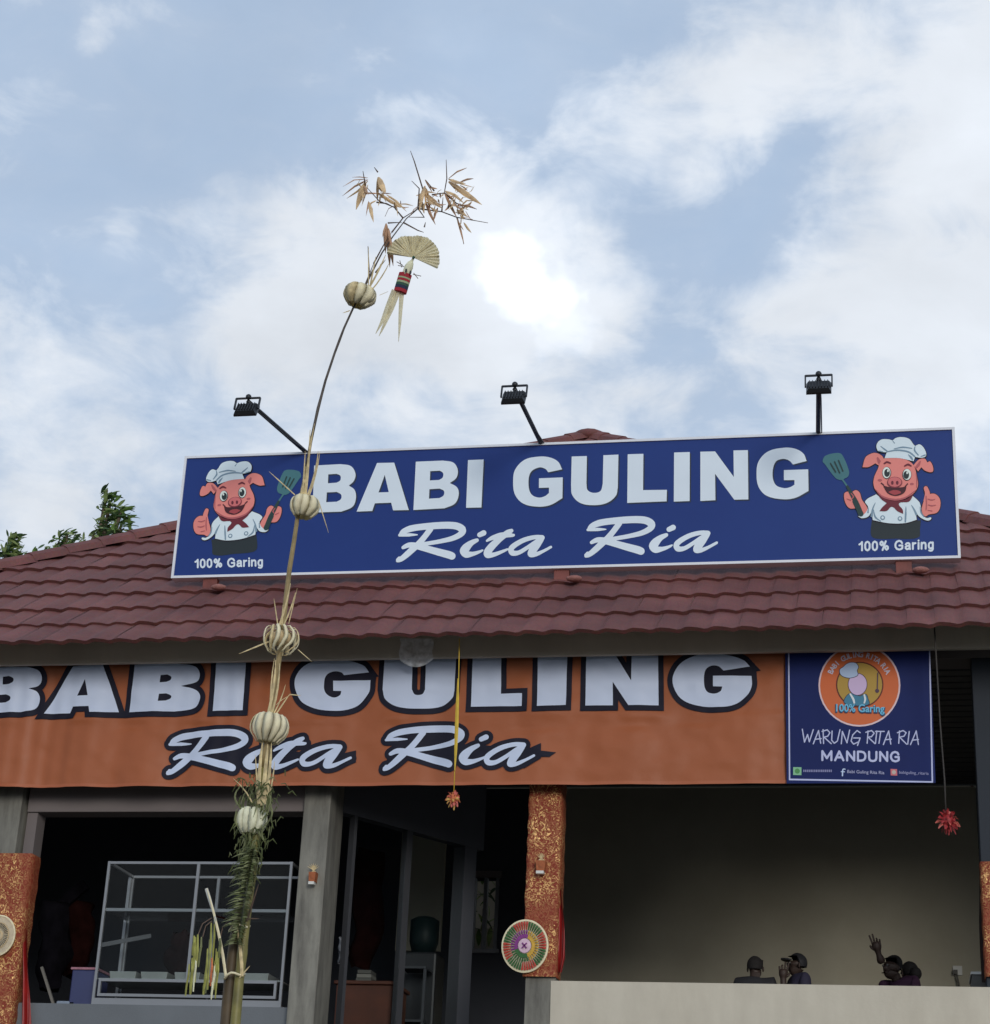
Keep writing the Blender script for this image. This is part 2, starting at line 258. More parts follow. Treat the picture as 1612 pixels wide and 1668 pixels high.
# ------------------------------------------------------------------ object helpers
def wloc(o):
    v = Vector((0, 0, 0))
    while o is not None: v = v + o.location; o = o.parent
    return v
def tag(o, label=None, cat=None, group=None, kind=None):
    if label: o['label'] = label
    if cat: o['category'] = cat
    if group: o['group'] = group
    if kind: o['kind'] = kind
    return o
def empty(name, loc, label=None, cat=None, group=None):
    o = bpy.data.objects.new(name, None); COL.objects.link(o); o.location = Vector(loc); o.empty_display_size = .1
    return tag(o, label, cat, group)
class MB:
    def __init__(s): s.v = []; s.f = []
    def add(s, vs, fs):
        n = len(s.v); s.v += [Vector(v) for v in vs]; s.f += [tuple(i+n for i in f) for f in fs]; return s
    def box(s, a, b):
        x0, y0, z0 = a; x1, y1, z1 = b
        if x0 > x1: x0, x1 = x1, x0
        if y0 > y1: y0, y1 = y1, y0
        if z0 > z1: z0, z1 = z1, z0
        return s.add([(x0,y0,z0),(x1,y0,z0),(x1,y1,z0),(x0,y1,z0),(x0,y0,z1),(x1,y0,z1),(x1,y1,z1),(x0,y1,z1)],
                     [(0,3,2,1),(4,5,6,7),(0,1,5,4),(1,2,6,5),(2,3,7,6),(3,0,4,7)])
    def bar(s, p, q, w, h=None, up=(0, 0, 1)):
        """rectangular bar from p to q"""
        p, q = Vector(p), Vector(q); d = (q-p).normalized(); h = h or w
        a = d.cross(Vector(up))
        if a.length < 1e-3: a = d.cross(Vector((1, 0, 0)))
        a.normalize(); b = a.cross(d)
        vs = [e+sx*a*w/2+sy*b*h/2 for e in (p, q) for sx, sy in ((-1,-1),(1,-1),(1,1),(-1,1))]
        return s.add(vs, [(3,2,1,0),(4,5,6,7),(0,1,5,4),(1,2,6,5),(2,3,7,6),(3,0,4,7)])
    def tube(s, pts, rad, n=8, cap=True):
        pts = [Vector(p) for p in pts]; k = len(pts)
        if isinstance(rad, (int, float)): rad = [rad]*k
        base = len(s.v); side = None
        for i, p in enumerate(pts):
            t = (pts[min(i+1, k-1)]-pts[max(i-1, 0)]).normalized()
            if side is None:
                side = t.cross(Vector((0, 1, 0)))
                if side.length < 1e-3: side = t.cross(Vector((1, 0, 0)))
            side = (side - t*side.dot(t)).normalized(); b = t.cross(side)
            for j in range(n):
                a = 2*pi*j/n; s.v.append(p+(side*cos(a)+b*sin(a))*rad[i])
        for i in range(k-1):
            for j in range(n):
                s.f.append((base+i*n+j, base+i*n+(j+1) % n, base+(i+1)*n+(j+1) % n, base+(i+1)*n+j))
        if cap: s.f.append(tuple(base+j for j in reversed(range(n)))); s.f.append(tuple(base+(k-1)*n+j for j in range(n)))
        return s
    def ribbon(s, pts, wid, nrm, th=.0012, dome=.25):
        """a strip of some thickness along pts; wid list; nrm list or one normal"""
        pts = [Vector(p) for p in pts]; k = len(pts)
        if isinstance(wid, (int, float)): wid = [wid]*k
        base = len(s.v)
        for i, p in enumerate(pts):
            t = (pts[min(i+1, k-1)]-pts[max(i-1, 0)]).normalized(); nn = Vector(nrm[i] if isinstance(nrm, list) else nrm)
            a = t.cross(nn)
            if a.length < 1e-4: a = t.cross(Vector((.3, .5, .8)))
            a.normalize(); b = a.cross(t)
            w = wid[i]/2
            s.v += [p-a*w, p+b*th+b*w*dome, p+a*w, p-b*th+b*w*dome]
        for i in range(k-1):
            for j in range(4): s.f.append((base+i*4+j, base+i*4+(j+1) % 4, base+(i+1)*4+(j+1) % 4, base+(i+1)*4+j))
        s.f.append((base+3, base+2, base+1, base)); e = base+(k-1)*4; s.f.append((e, e+1, e+2, e+3))
        return s
    def ball(s, c, r, nu=10, nv=7, sc=(1, 1, 1)):
        c = Vector(c); base = len(s.v)
        for i in range(1, nv):
            for j in range(nu):
                th, ph = pi*i/nv, 2*pi*j/nu; s.v.append(c+Vector((r*sc[0]*sin(th)*cos(ph), r*sc[1]*sin(th)*sin(ph), r*sc[2]*cos(th))))
        s.v += [c+Vector((0, 0, r*sc[2])), c-Vector((0, 0, r*sc[2]))]; T = len(s.v)-2
        for i in range(nv-2):
            for j in range(nu): s.f.append((base+i*nu+j, base+(i+1)*nu+j, base+(i+1)*nu+(j+1) % nu, base+i*nu+(j+1) % nu))
        for j in range(nu): s.f.append((T, base+j, base+(j+1) % nu)); s.f.append((T+1, base+(nv-2)*nu+(j+1) % nu, base+(nv-2)*nu+j))
        return s
    def build(s, name, m, parent=None, smooth=False, label=None, kind=None, bevel=0.):
        w = wloc(parent) if parent is not None else Vector((0, 0, 0))
        me = bpy.data.meshes.new(name); me.from_pydata([v-w for v in s.v], [], s.f); me.update()
        if smooth:
            for p in me.polygons: p.use_smooth = True
        me.materials.append(m)
        o = bpy.data.objects.new(name, me); COL.objects.link(o)
        if parent is not None: o.parent = parent
        if bevel:
            b = o.modifiers.new('bevel', 'BEVEL'); b.width = bevel; b.segments = 2; b.limit_method = 'ANGLE'
        return tag(o, label, kind=kind)
def box(name, a, b, m, parent=None, bevel=0., **k): return MB().box(a, b).build(name, m, parent, bevel=bevel, **k)
def thing_box(name, a, b, m, label, cat, bevel=.01): return tag(box(name, a, b, m, bevel=bevel), label, cat)
def structure(o): o['kind'] = 'structure'; return o

# ------------------------------------------------------------------ flat print (traced outlines unioned on a plane)
def smooth_path(pts, n=7, closed=True):
    """points (x, y) are corners, (x, y, 1) are smooth"""
    out = []; k = len(pts); rng = range(k) if closed else range(k-1)
    for i in rng:
        p0, p1 = pts[i], pts[(i+1) % k]; a = Vector(p0[:2]); b = Vector(p1[:2]); s0 = len(p0) > 2; s1 = len(p1) > 2
        out.append(a)
        if not (s0 or s1): continue
        pa = Vector(pts[(i-1) % k][:2]) if (closed or i > 0) else a; pb = Vector(pts[(i+2) % k][:2]) if (closed or i < k-2) else b
        L_ = (b-a).length
        ta = (b-pa).normalized()*L_ if s0 else (b-a); tb = (pb-a).normalized()*L_ if s1 else (b-a)
        for j in range(1, n):
            t = j/n; t2, t3 = t*t, t*t*t
            out.append(a*(2*t3-3*t2+1)+ta*(t3-2*t2+t)+b*(-2*t3+3*t2)+tb*(t3-t2))
    if not closed: out.append(Vector(pts[-1][:2]))
    return out
def ccw(poly):
    A = sum(poly[i].x*poly[(i+1) % len(poly)].y-poly[(i+1) % len(poly)].x*poly[i].y for i in range(len(poly)))
    return poly if A > 0 else list(reversed(poly))
def disc(c, r, n=14, ry=None, rot=0.):
    ry = ry or r; cr, sr = cos(rot), sin(rot)
    return [Vector((c[0]+r*cos(2*pi*i/n)*cr-ry*sin(2*pi*i/n)*sr, c[1]+r*cos(2*pi*i/n)*sr+ry*sin(2*pi*i/n)*cr)) for i in range(n)]
def stroke(pts, grow=0., smooth=True, wscale=1.):
    """pts = (x, y, radius) -> list of polygons"""
    P = [(Vector(p[:2]), p[2]) for p in pts]
    if smooth and len(P) > 2:
        Q = []; n = 5
        for i in range(len(P)-1):
            a, b = P[i], P[i+1]; pa = P[max(i-1, 0)]; pb = P[min(i+2, len(P)-1)]
            for j in range(n):
                t = j/n; t2, t3 = t*t, t**3; ta = (b[0]-pa[0])/2; tb = (pb[0]-a[0])/2
                Q.append((a[0]*(2*t3-3*t2+1)+ta*(t3-2*t2+t)+b[0]*(-2*t3+3*t2)+tb*(t3-t2), a[1]*(1-t)+b[1]*t))
        Q.append(P[-1]); P = Q
    out = []
    for i, (c, r) in enumerate(P):
        r = r*wscale+grow; out.append(disc(c, r))
        if i:
            c0, r0 = P[i-1]; r0 = r0*wscale+grow; d = c-c0
            if d.length > 1e-6:
                nn = Vector((-d.y, d.x)).normalized(); out.append([c0+nn*r0, c0-nn*r0, c-nn*r, c+nn*r])
    return out
def border(poly, r, miter=2.6):
    """polygons covering a band of width r outside/around a closed outline, with mitred corners"""
    poly = ccw(poly); out = [poly]; k = len(poly)
    for i in range(k):
        a, b, c = poly[i-1], poly[i], poly[(i+1) % k]
        d1 = b-a; d2 = c-b
        if d1.length < 1e-9 or d2.length < 1e-9: continue
        n1 = Vector((d1.y, -d1.x)).normalized(); n2 = Vector((d2.y, -d2.x)).normalized()
        t1 = d1.normalized()*r*.12; out.append([a-t1-n1*r*.25, a-t1+n1*r, b+t1+n1*r, b+t1-n1*r*.25])
        cr = d1.x*d2.y-d1.y*d2.x
        if cr > 0:
            m = n1+n2; ml = m.length
            if ml > 1e-3:
                L_ = 2*r/ml
                if L_ < miter*r: out.append([b, b+n1*r, b+m/ml*L_, b+n2*r])
                else: out.append(disc(b, r))
    return out
def flat(pos, neg=(), grid=()):
    """union of pos polygons minus neg polygons -> 2D triangles"""
    V2 = []; F = []
    for poly in list(pos)+list(neg):
        q = []; 
        for p in ccw(list(poly)):
            if not q or (p-q[-1]).length > 1e-5: q.append(p)
        if len(q) > 2 and (q[0]-q[-1]).length < 1e-5: q.pop()
        if len(q) < 3: F.append(None); continue
        n = len(V2); V2 += q; F.append(list(range(n, n+len(q))))
    npos = len(pos); idx = [i for i, f in enumerate(F) if f]; isneg = {j for j, i in enumerate(idx) if i >= npos}
    if grid:
        x0 = min(v.x for v in V2); x1 = max(v.x for v in V2); y0 = min(v.y for v in V2); y1 = max(v.y for v in V2); g = grid[0]
        gx = int(math.floor(x0/g)); 
        while gx*g < x1:
            gy = int(math.floor(y0/g))
            while gy*g < y1: V2.append(Vector((gx*g, gy*g+(.5*g if gx % 2 else 0)))); gy += 1
            gx += 1
    r = delaunay_2d_cdt(V2, [], [F[i] for i in idx], 0, 1e-6)
    vs, fs, of = r[0], r[2], r[5]
    keep = [f for f, o in zip(fs, of) if o and not any(j in isneg for j in o)]
    used = {}; nv = []; nf = []
    for f in keep:
        g = []
        for i in f:
            if i not in used: used[i] = len(nv); nv.append(vs[i])
            g.append(used[i])
        nf.append(tuple(g))
    return nv, nf
def wave_normals(o, disp):
    """normals of the wavy cloth itself, so thin triangles of the print shade like the cloth under them"""
    h = .004; w = wloc(o.parent); ns = []
    for v in o.data.vertices:
        x, z = v.co.x+w.x, v.co.z+w.z
        n = Vector((-(disp(x+h, z)-disp(x-h, z))/(2*h), -1, -(disp(x, z+h)-disp(x, z-h))/(2*h))).normalized(); ns.append(n)
    for p in o.data.polygons:
        p.use_smooth = True
        if p.normal.y > 0: p.flip()
    o.data.update(); o.data.normals_split_custom_set_from_vertices(ns)
class Board:
    """a print surface: a vertical plane at depth Y whose outlines come in photograph pixels"""
    def __init__(s, Y, disp=None, grid=()): s.Y = Y; s.disp = disp; s.grid = grid
    def w(s, p): q = at(p[0], p[1], s.Y); return Vector((q.x, q.z))
    def lay(s, name, m, parent, pos, neg=(), level=1, eps=.0015, label=None):
        pos = [[s.w(p) for p in q] for q in pos]; neg = [[s.w(p) for p in q] for q in neg]
        return s.layw(name, m, parent, pos, neg, level, eps, label)
    def layw(s, name, m, parent, pos, neg=(), level=1, eps=.0015, label=None):
        if s.disp:
            def fine(q):
                out = []
                for i in range(len(q)):
                    a, b = q[i], q[(i+1) % len(q)]; n = max(1, int((b-a).length/.028)); out += [a.lerp(b, j/n) for j in range(n)]
                return out
            pos = [fine(q) for q in pos]; neg = [fine(q) for q in neg]
        vs, fs = flat(pos, neg, s.grid)
        mb = MB(); mb.v = [Vector((v.x, s.Y-level*eps-(s.disp(v.x, v.y) if s.disp else 0), v.y)) for v in vs]
        mb.f = [tuple(f) for f in fs]
        o = mb.build(name, m, parent, label=label)
        if s.disp: wave_normals(o, s.disp)
        return o
def T(o, k): return lambda q: (q[0]/k+o[0], q[1]/k+o[1])
def tr(f, pts): return [(*f(p), 1) if len(p) > 2 else tuple(f(p)) for p in pts]
def sm(f, pts, n=7): return smooth_path(tr(f, pts), n)
def st(f, k, pts, **kw): return stroke([(*f(p), p[2]/k) for p in pts], **kw)
_tc = {}
def text_mesh(txt, off=0., space=1.):
    key = (txt, off, space)
    if key not in _tc:
        c = bpy.data.curves.new('t', 'FONT'); c.body = txt; c.size = 1; c.offset = off; c.resolution_u = 4; c.space_character = space
        o = bpy.data.objects.new('t', c); me = bpy.data.meshes.new_from_object(o)
        _tc[key] = ([v.co.copy() for v in me.vertices], [tuple(p.vertices) for p in me.polygons])
        bpy.data.objects.remove(o); bpy.data.meshes.remove(me); bpy.data.curves.remove(c)
    return _tc[key]
def lay_text(bd, name, m, parent, txt, p0, p1, hgt, off=0., level=2, eps=.0015, base=True, space=1., shear=0.):
    """text whose baseline runs from photo pixel p0 to p1, cap height hgt pixels"""
    vs, fs = text_mesh(txt, off, space); x0 = min(v.x for v in vs); x1 = max(v.x for v in vs)
    capv, _ = text_mesh('H', off); y1 = max(v.y for v in capv)
    mb = MB(); a = Vector(p0); b = Vector(p1); d = b-a; up = Vector((0, -hgt))
    for v in vs:
        t = (v.x-x0)/(x1-x0); q = a+d*t+up*(v.y/y1)+Vector((shear*hgt*v.y/y1, 0)); w = bd.w(q)
        mb.v.append(Vector((w.x, bd.Y-level*eps, w.y)))
    mb.f = fs; return mb.build(name, m, parent)

GL = {
 'M': (.92, [[(0,0),(0,1),(.46,.22),(.92,1),(.92,0)]]), 'A': (.84, [[(0,0),(.42,1),(.84,0)], [(.16,.33),(.68,.33)]]), 'N': (.72, [[(0,0),(0,1),(.72,0),(.72,1)]]),
 'D': (.76, [[(0,0),(0,1),(.34,1),(.58,.93),(.72,.75),(.76,.5),(.72,.25),(.58,.07),(.34,0),(0,0)]]), 'U': (.74, [[(0,1),(0,.32),(.06,.1),(.2,0),(.37,-.03),(.54,0),(.68,.1),(.74,.32),(.74,1)]]),
 'G': (.80, [[(.76,.74),(.66,.94),(.42,1.03),(.16,.92),(.02,.68),(0,.5),(.03,.28),(.18,.06),(.44,-.03),(.66,.03),(.79,.14),(.79,.46),(.46,.46)]]),
 '1': (.34, [[(.02,.72),(.2,.82),(.32,1),(.32,0)]]), '0': (.50, [[(.25,1.02),(.42,.92),(.5,.7),(.5,.3),(.42,.08),(.25,-.02),(.08,.08),(0,.3),(0,.7),(.08,.92),(.25,1.02)]]),
 '%': (.92, [[(.18,1.0),(.32,.88),(.32,.66),(.18,.54),(.04,.66),(.04,.88),(.18,1.0)], [(.74,.46),(.88,.34),(.88,.12),(.74,0),(.6,.12),(.6,.34),(.74,.46)], [(.28,-.02),(.64,1.02)]]),
 'a': (.50, [[(.04,.56),(.14,.70),(.30,.73),(.44,.66),(.47,.50),(.47,.12),(.52,0)], [(.46,.42),(.2,.38),(.03,.28),(.03,.1),(.16,-.01),(.34,.03),(.46,.16)]]),
 'r': (.30, [[(0,0),(0,.72)], [(0,.45),(.12,.66),(.30,.70)]]), 'i': (.0, [[(0,0),(0,.72)], [(0,.98),(0,1.0)]]), 'n': (.46, [[(0,0),(0,.72)], [(0,.5),(.12,.68),(.28,.73),(.42,.66),(.46,.48),(.46,0)]]),
 'g': (.48, [[(.47,.72),(.47,-.08),(.38,-.24),(.22,-.28),(.06,-.22)], [(.47,.58),(.36,.70),(.22,.73),(.06,.62),(0,.36),(.06,.1),(.22,0),(.36,.04),(.47,.16)]]), ' ': (.12, [])}
def lay_strokes(bd, name, m, parent, txt, p0, p1, hgt, wgt=.105, level=2, eps=.0015, gap=.34):
    W_ = sum(GL[c][0] for c in txt)+gap*(len(txt)-1); a = Vector(p0); d = (Vector(p1)-a)/W_; x = 0.; polys = []
    for c in txt:
        w_, gs = GL[c]
        for g in gs: polys += stroke([(*(a+d*(x+q[0])+Vector((0, -hgt*q[1]))), wgt*hgt) for q in g], smooth=False)
        x += w_+gap
    return bd.lay(name, m, parent, polys, level=level, eps=eps)

# ================================================================== SETTING
gr = MB().add([(-600, -300, 0), (600, -300, 0), (600, 900, 0), (-600, 900, 0)], [(0, 1, 2, 3)]).build('ground', mat('dry_earth', (.075, .068, .05), .95, var=.25, vscale=.4, bump=.02, bscale=6)); structure(gr)
rd = MB().add([(-600, -4, .004), (600, -4, .004), (600, 6.5, .004), (-600, 6.5, .004)], [(0, 1, 2, 3)]).build('road', M['asphalt']); structure(rd)
kb = MB().box((-200, 6.5, 0), (200, 6.75, .13)).build('kerb', M['concrete']); structure(kb)

# ------------------------------------------------------------------ building
FL = 3.05                                   # restaurant floor level
YE = 14.2                                   # eave line
ZE = at(806, 1033, YE).z
AH = 7.0; AP = at(960, 711, YE+AH); RP = math.atan((AP.z-ZE)/AH); CX = AP.x
bld = empty('restaurant_building', (CX, 15, 0), 'open fronted restaurant with brown red tiled pyramid roof and concrete columns', 'building')
YC = 15.0                                   # front face of the columns
def pbox(name, px0, px1, py_bot, Y0, Y1, m, ztop=None, zbot=None, parent=None, pyt=None, refy=1500, bevel=.006, **k):
    """box whose front face (at Y0) spans px0..px1"""
    x0 = at(px0, refy, Y0).x; x1 = at(px1, refy, Y0).x
    z0 = zbot if zbot is not None else at((px0+px1)/2, py_bot, Y0).z
    z1 = ztop if ztop is not None else at((px0+px1)/2, pyt, Y0).z
    return box(name, (x0, Y0, z0), (x1, Y1, z1), m, parent if parent is not None else bld, bevel=bevel, **k)
ZB = at(806, 1072, 14.72).z                 # underside of the fascia beam
xl, xr = CX-6.3, CX+6.3
box('fascia_beam', (xl, 14.68, ZB), (xr, 14.72, ZE+.34), M['beam'], bld)
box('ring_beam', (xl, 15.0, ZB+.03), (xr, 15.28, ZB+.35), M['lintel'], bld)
box('floor_slab', (xl, 15.0, FL-.25), (xr, 20.0, FL), M['slab'], bld)
box('plinth', (xl, 15.06, 0), (xr, 28, FL-.25), M['plinth'], bld)
# columns
cols = []
pbox('column', 474.5+13, 517+14, 0, YC, YC+.40, M['concrete'], ztop=ZB+.03, zbot=FL, refy=1400)
pbox('column', -20, 31, 0, YC, YC+.34, M['concrete'], ztop=ZB+.03, zbot=FL, refy=1340)
pbox('column', 861, 909, 0, YC, YC+.22, M['concrete'], ztop=ZB+.03, zbot=FL, refy=1450)
M['slate'] = mat('slate_paint', (.022, .028, .038), .8, var=.08, vscale=1.5)
pbox('column', 1597, 1650, 0, YC, YC+.22, M['slate'], ztop=ZB+.03, zbot=FL, refy=1400)
box('column', (CX-6.3, YC, FL), (CX-6.05, YC+.25, ZB+.03), M['concrete'], bld)
box('column', (CX+6.05, YC, FL), (CX+6.3, YC+.25, ZB+.03), M['concrete'], bld)
# left bay: lintel, jambs, sill wall
xa = at(50, 1400, 15.06).x; xb = at(500, 1400, 15.06).x
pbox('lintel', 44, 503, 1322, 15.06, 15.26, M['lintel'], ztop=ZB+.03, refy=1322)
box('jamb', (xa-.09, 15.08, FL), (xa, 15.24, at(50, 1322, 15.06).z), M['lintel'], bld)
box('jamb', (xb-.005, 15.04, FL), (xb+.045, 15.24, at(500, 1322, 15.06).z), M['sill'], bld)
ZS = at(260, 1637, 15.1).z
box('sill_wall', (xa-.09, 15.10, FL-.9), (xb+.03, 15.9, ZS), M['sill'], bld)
# half wall of the right bay
x0 = at(909, 1600, YC+.02).x; ZH = at(1250, 1603.5, YC+.02).z
def half_wall():
    mb = MB(); n = 14; top = ZH; bot = FL-.9
    # ragged plaster edge against the post
    xs = [x0-.045-.02*abs(mnoise.noise(Vector((i*.9, 3, 0)))) for i in range(n+1)]
    zs = [bot+(top-bot)*i/n for i in range(n+1)]
    X1 = CX+6.05
    for Y in (YC-.012, YC+.16):
        for i in range(n+1): mb.v.append(Vector((xs[i], Y, zs[i])))
        for i in range(n+1): mb.v.append(Vector((X1, Y, zs[i])))
    k = n+1
    for i in range(n):
        mb.f += [(i, k+i, k+i+1, i+1), (2*k+i, 2*k+i+1, 3*k+i+1, 3*k+i), (i, i+1, 2*k+i+1, 2*k+i), (k+i, 3*k+i, 3*k+i+1, k+i+1)]
    mb.f += [(n, k+n, 3*k+n, 2*k+n), (0, 2*k, 3*k, k)]
    return mb.build('half_wall', M['plaster'], bld)
half_wall()
# back wall with a window opening
YB = 19.8
zt = ZB+.25
w0 = at(773, 1430, YB); w1 = at(806, 1546, YB)
XW = at(905, 1500, YB).x; XR = at(1594, 1400, YB).x
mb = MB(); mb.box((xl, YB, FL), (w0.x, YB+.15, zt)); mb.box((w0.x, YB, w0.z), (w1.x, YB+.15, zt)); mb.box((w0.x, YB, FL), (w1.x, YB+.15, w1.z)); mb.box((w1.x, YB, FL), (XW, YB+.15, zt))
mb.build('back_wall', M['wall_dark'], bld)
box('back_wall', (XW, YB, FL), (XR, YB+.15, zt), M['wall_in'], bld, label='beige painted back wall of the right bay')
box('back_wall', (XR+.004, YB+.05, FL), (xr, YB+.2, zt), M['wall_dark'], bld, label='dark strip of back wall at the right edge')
box('unseen_side_wall', (xl, 15.3, FL), (xl+.15, YB, zt), M['wall_dark'], bld); box('unseen_side_wall', (4.3, 15.3, FL), (4.45, YB+.04, zt), M['wall_dark'], bld); box('unseen_front_wall', (4.3, 15.18, FL), (xr, 15.29, ZB+.03), M['plaster'], bld)  # right side and front walls added to hold light off the back wall
# wall that screens the dark middle passage from the dining bay
XP = at(905, 1500, 16.2).x
# side of the dining bay: open below, panel above
XS = at(1600, 1330, 17).x+.35
# ceiling of slats
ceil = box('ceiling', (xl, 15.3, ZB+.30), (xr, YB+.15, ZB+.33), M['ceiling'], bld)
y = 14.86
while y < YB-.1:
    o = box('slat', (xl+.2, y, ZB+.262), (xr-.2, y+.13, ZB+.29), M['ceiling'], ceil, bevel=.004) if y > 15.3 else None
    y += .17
# window in the far wall
win = empty('window', ((w0.x+w1.x)/2, YB, w1.z)); win.parent = bld; win.location = Vector(((w0.x+w1.x)/2, YB, w1.z))-bld.location
xs = [w0.x, (w0.x+w1.x)/2, w1.x]
for xx in xs: MB().box((xx-.018, YB-.02, w1.z), (xx+.018, YB+.05, w0.z)).build('mullion', M['grey_frame'], win)
MB().box((w0.x-.04, YB-.03, w0.z), (w1.x+.04, YB+.05, w0.z+.07)).build('head_rail', M['lintel'], win)
MB().box((w0.x-.04, YB-.03, w1.z-.04), (w1.x+.04, YB+.05, w1.z)).build('window_sill', M['grey_frame'], win)
# diagonal entrance screen
A = at(567, 1325, 15.43); B = at(760, 1378, 16.608); zA = A.z
dv = Vector((B.x-A.x, B.y-A.y, 0)); dl = dv.length; dv.normalize(); dn = Vector((-dv.y, dv.x, 0))
def dpt(px, py):
    """point on the vertical plane of the diagonal screen"""
    d = ray(px, py); t = (Vector((A.x, A.y, 0))-Vector((EYE.x, EYE.y, 0))).dot(dn)/Vector((d.x, d.y, 0)).dot(dn); return EYE+d*t
E2 = dpt(787, 1400)
up = MB(); p = Vector((A.x-.1*dv.x, A.y-.1*dv.y, zA)); q = Vector((E2.x, E2.y, zA)); up.add([p, q, q+dn*.1, p+dn*.1, p+Vector((0, 0, zt-zA)), q+Vector((0, 0, zt-zA)), q+dn*.1+Vector((0, 0, zt-zA)), p+dn*.1+Vector((0, 0, zt-zA))], [(0,3,2,1),(4,5,6,7),(0,1,5,4),(1,2,6,5),(2,3,7,6),(3,0,4,7)])
M['slate'] = mat('slate_header_paint', (.10, .105, .12), .85, var=.08, vscale=1.5, spec=.1)
up.build('entrance_header', M['slate'], bld)
door = empty('glass_screen', (A.x, A.y, FL)); door.parent = bld; door.location = Vector((A.x, A.y, FL))-bld.location
def dpost(px0, px1, py, name, m, ztop=zA-.003, th=.06, par=door, zb=FL):
    a = dpt(px0, py); b = dpt(px1, py); mb = MB()
    a = Vector((a.x, a.y, zb)); b = Vector((b.x, b.y, zb)); H = Vector((0, 0, ztop-zb)); o_ = dn*th
    mb.add([a, b, b+o_, a+o_, a+H, b+H, b+o_+H, a+o_+H], [(0,3,2,1),(4,5,6,7),(0,1,5,4),(1,2,6,5),(2,3,7,6),(3,0,4,7)]); return mb.build(name, m, par)
dpost(655, 664, 1500, 'mullion', M['door_frame'])
dpost(752, 771, 1500, 'door_post', M['slate'], th=.14)
dpost(566, 571, 1500, 'mullion', M['door_frame'])
dpost(572, 654, 1500, 'glass_pane', M['glass'], th=.006)
dpost(665, 751, 1500, 'glass_pane', M['glass'], th=.006)
z = dpt(665, 1378).z
a = dpt(572, 1500); b = dpt(751, 1500)
# ------------------------------------------------------------------ roof
roof = empty('roof', (CX, YE+AH, ZE)); roof.parent = bld; roof.location = Vector((CX, YE+AH, ZE))-bld.location
cR, sR, tR = cos(RP), sin(RP), tan(RP)
SLOPE = AH/cR; NROW = 17; EX = SLOPE/NROW; WV = .208
def face_pt(k, x, s, n):
    """x along the eave, s up the slope, n off the slope; k = which face"""
    p = Vector((x, -AH+s*cR-n*sR, s*sR+n*cR))
    return Matrix.Rotation(k*pi/2, 3, 'Z') @ p + Vector((CX, YE+AH, ZE))
def prof(u): 
    u = u % 1
    return .0085*sin(2*pi*u)+.0025*sin(4*pi*u+.7)
NU = 8
def tile_geo(xl_, s0, clip):
    vs = []; fs = []
    lips = ((.014, -.026), (0.0, .022), (.30*EX, .019), (EX*1.02, -.004))
    for j, (ds, lift) in enumerate(lips):
        for i in range(NU+1):
            u = i/NU; x = xl_+u*WV; s = s0+ds; h = prof(u)
            n = (h+lift) if j else (h-.012)
            if clip:
                lim = AH-s*cR
                x = max(-lim, min(lim, x))
            vs.append((x, s, n))
    for j in range(3):
        for i in range(NU):
            a = j*(NU+1)+i; fs.append((a, a+1, a+NU+2, a+NU+1))
    return vs, fs
gv, gf = tile_geo(0, 0, False)
tme = bpy.data.meshes.new('roof_tile'); tme.from_pydata(gv, [], gf); tme.update(); tme.materials.append(M['roof'])
for i_, p_ in enumerate(tme.polygons): p_.use_smooth = True
tme.set_sharp_from_angle(angle=radians(50))
SIGNQ = [(285, 745), (1550, 700), (1562, 905), (280, 940)]
cand = []; rest = []
for row in range(NROW):
    s0 = row*EX; lim0 = AH-s0*cR
    off = 0.
    n = int(lim0/WV)+1
    for i in range(-n, n):
        x_ = i*WV+off
        if x_+WV <= -lim0 or x_ >= lim0: continue
        lim1 = AH-(s0+EX)*cR
        clip = x_ < -lim1 or x_+WV > lim1
        c = face_pt(0, x_+WV/2, s0+EX*.3, 0); px, py = proj(c)
        vis = -25 < px < 1637 and not (290 < px < 1550 and 720 < py < 905+ (1550-px)/1270*35-12)
        (cand if vis else rest).append((c.length, x_, s0, clip))
cand.sort(); rest += cand[300:]; cand = cand[:300]
Bm = Matrix(((1, 0, 0, 0), (0, cR, -sR, 0), (0, sR, cR, 0), (0, 0, 0, 1)))
for _, x_, s0, clip in cand:
    org = Vector((x_, -AH+s0*cR, s0*sR))
    if clip:
        vs, fs = tile_geo(x_, s0, True); me = bpy.data.meshes.new('roof_tile'); me.from_pydata([(v[0]-x_, v[1]-s0, v[2]) for v in vs], [], fs); me.update(); me.materials.append(M['roof'])
    else: me = tme
    o = bpy.data.objects.new('roof_tile', me); COL.objects.link(o); o.parent = roof
    o.matrix_local = Matrix.Translation(org+Vector((0, 0, R.uniform(-.002, .002)))) @ Bm @ Matrix.Rotation(radians(R.uniform(-.5, .5)), 4, 'X') @ Matrix.Rotation(radians(R.uniform(-.3, .3)), 4, 'Z')
mb = MB()
for _, x_, s0, clip in rest:
    vs, fs = tile_geo(x_, s0, clip); mb.add([face_pt(0, *v) for v in vs], fs)
for k in (1, 2, 3):
    for row in range(NROW):
        s0 = row*EX; lim0 = AH-s0*cR; n = int(lim0/WV)+1
        for i in range(-n, n):
            x_ = i*WV
            if x_+WV <= -lim0 or x_ >= lim0: continue
            vs, fs = tile_geo(x_, s0, x_ < -(AH-(s0+EX)*cR) or x_+WV > AH-(s0+EX)*cR); mb.add([face_pt(k, *v) for v in vs], fs)
o = mb.build('far_tiles', M['roof'], roof, smooth=True, kind='stuff'); o.data.set_sharp_from_angle(angle=radians(50))
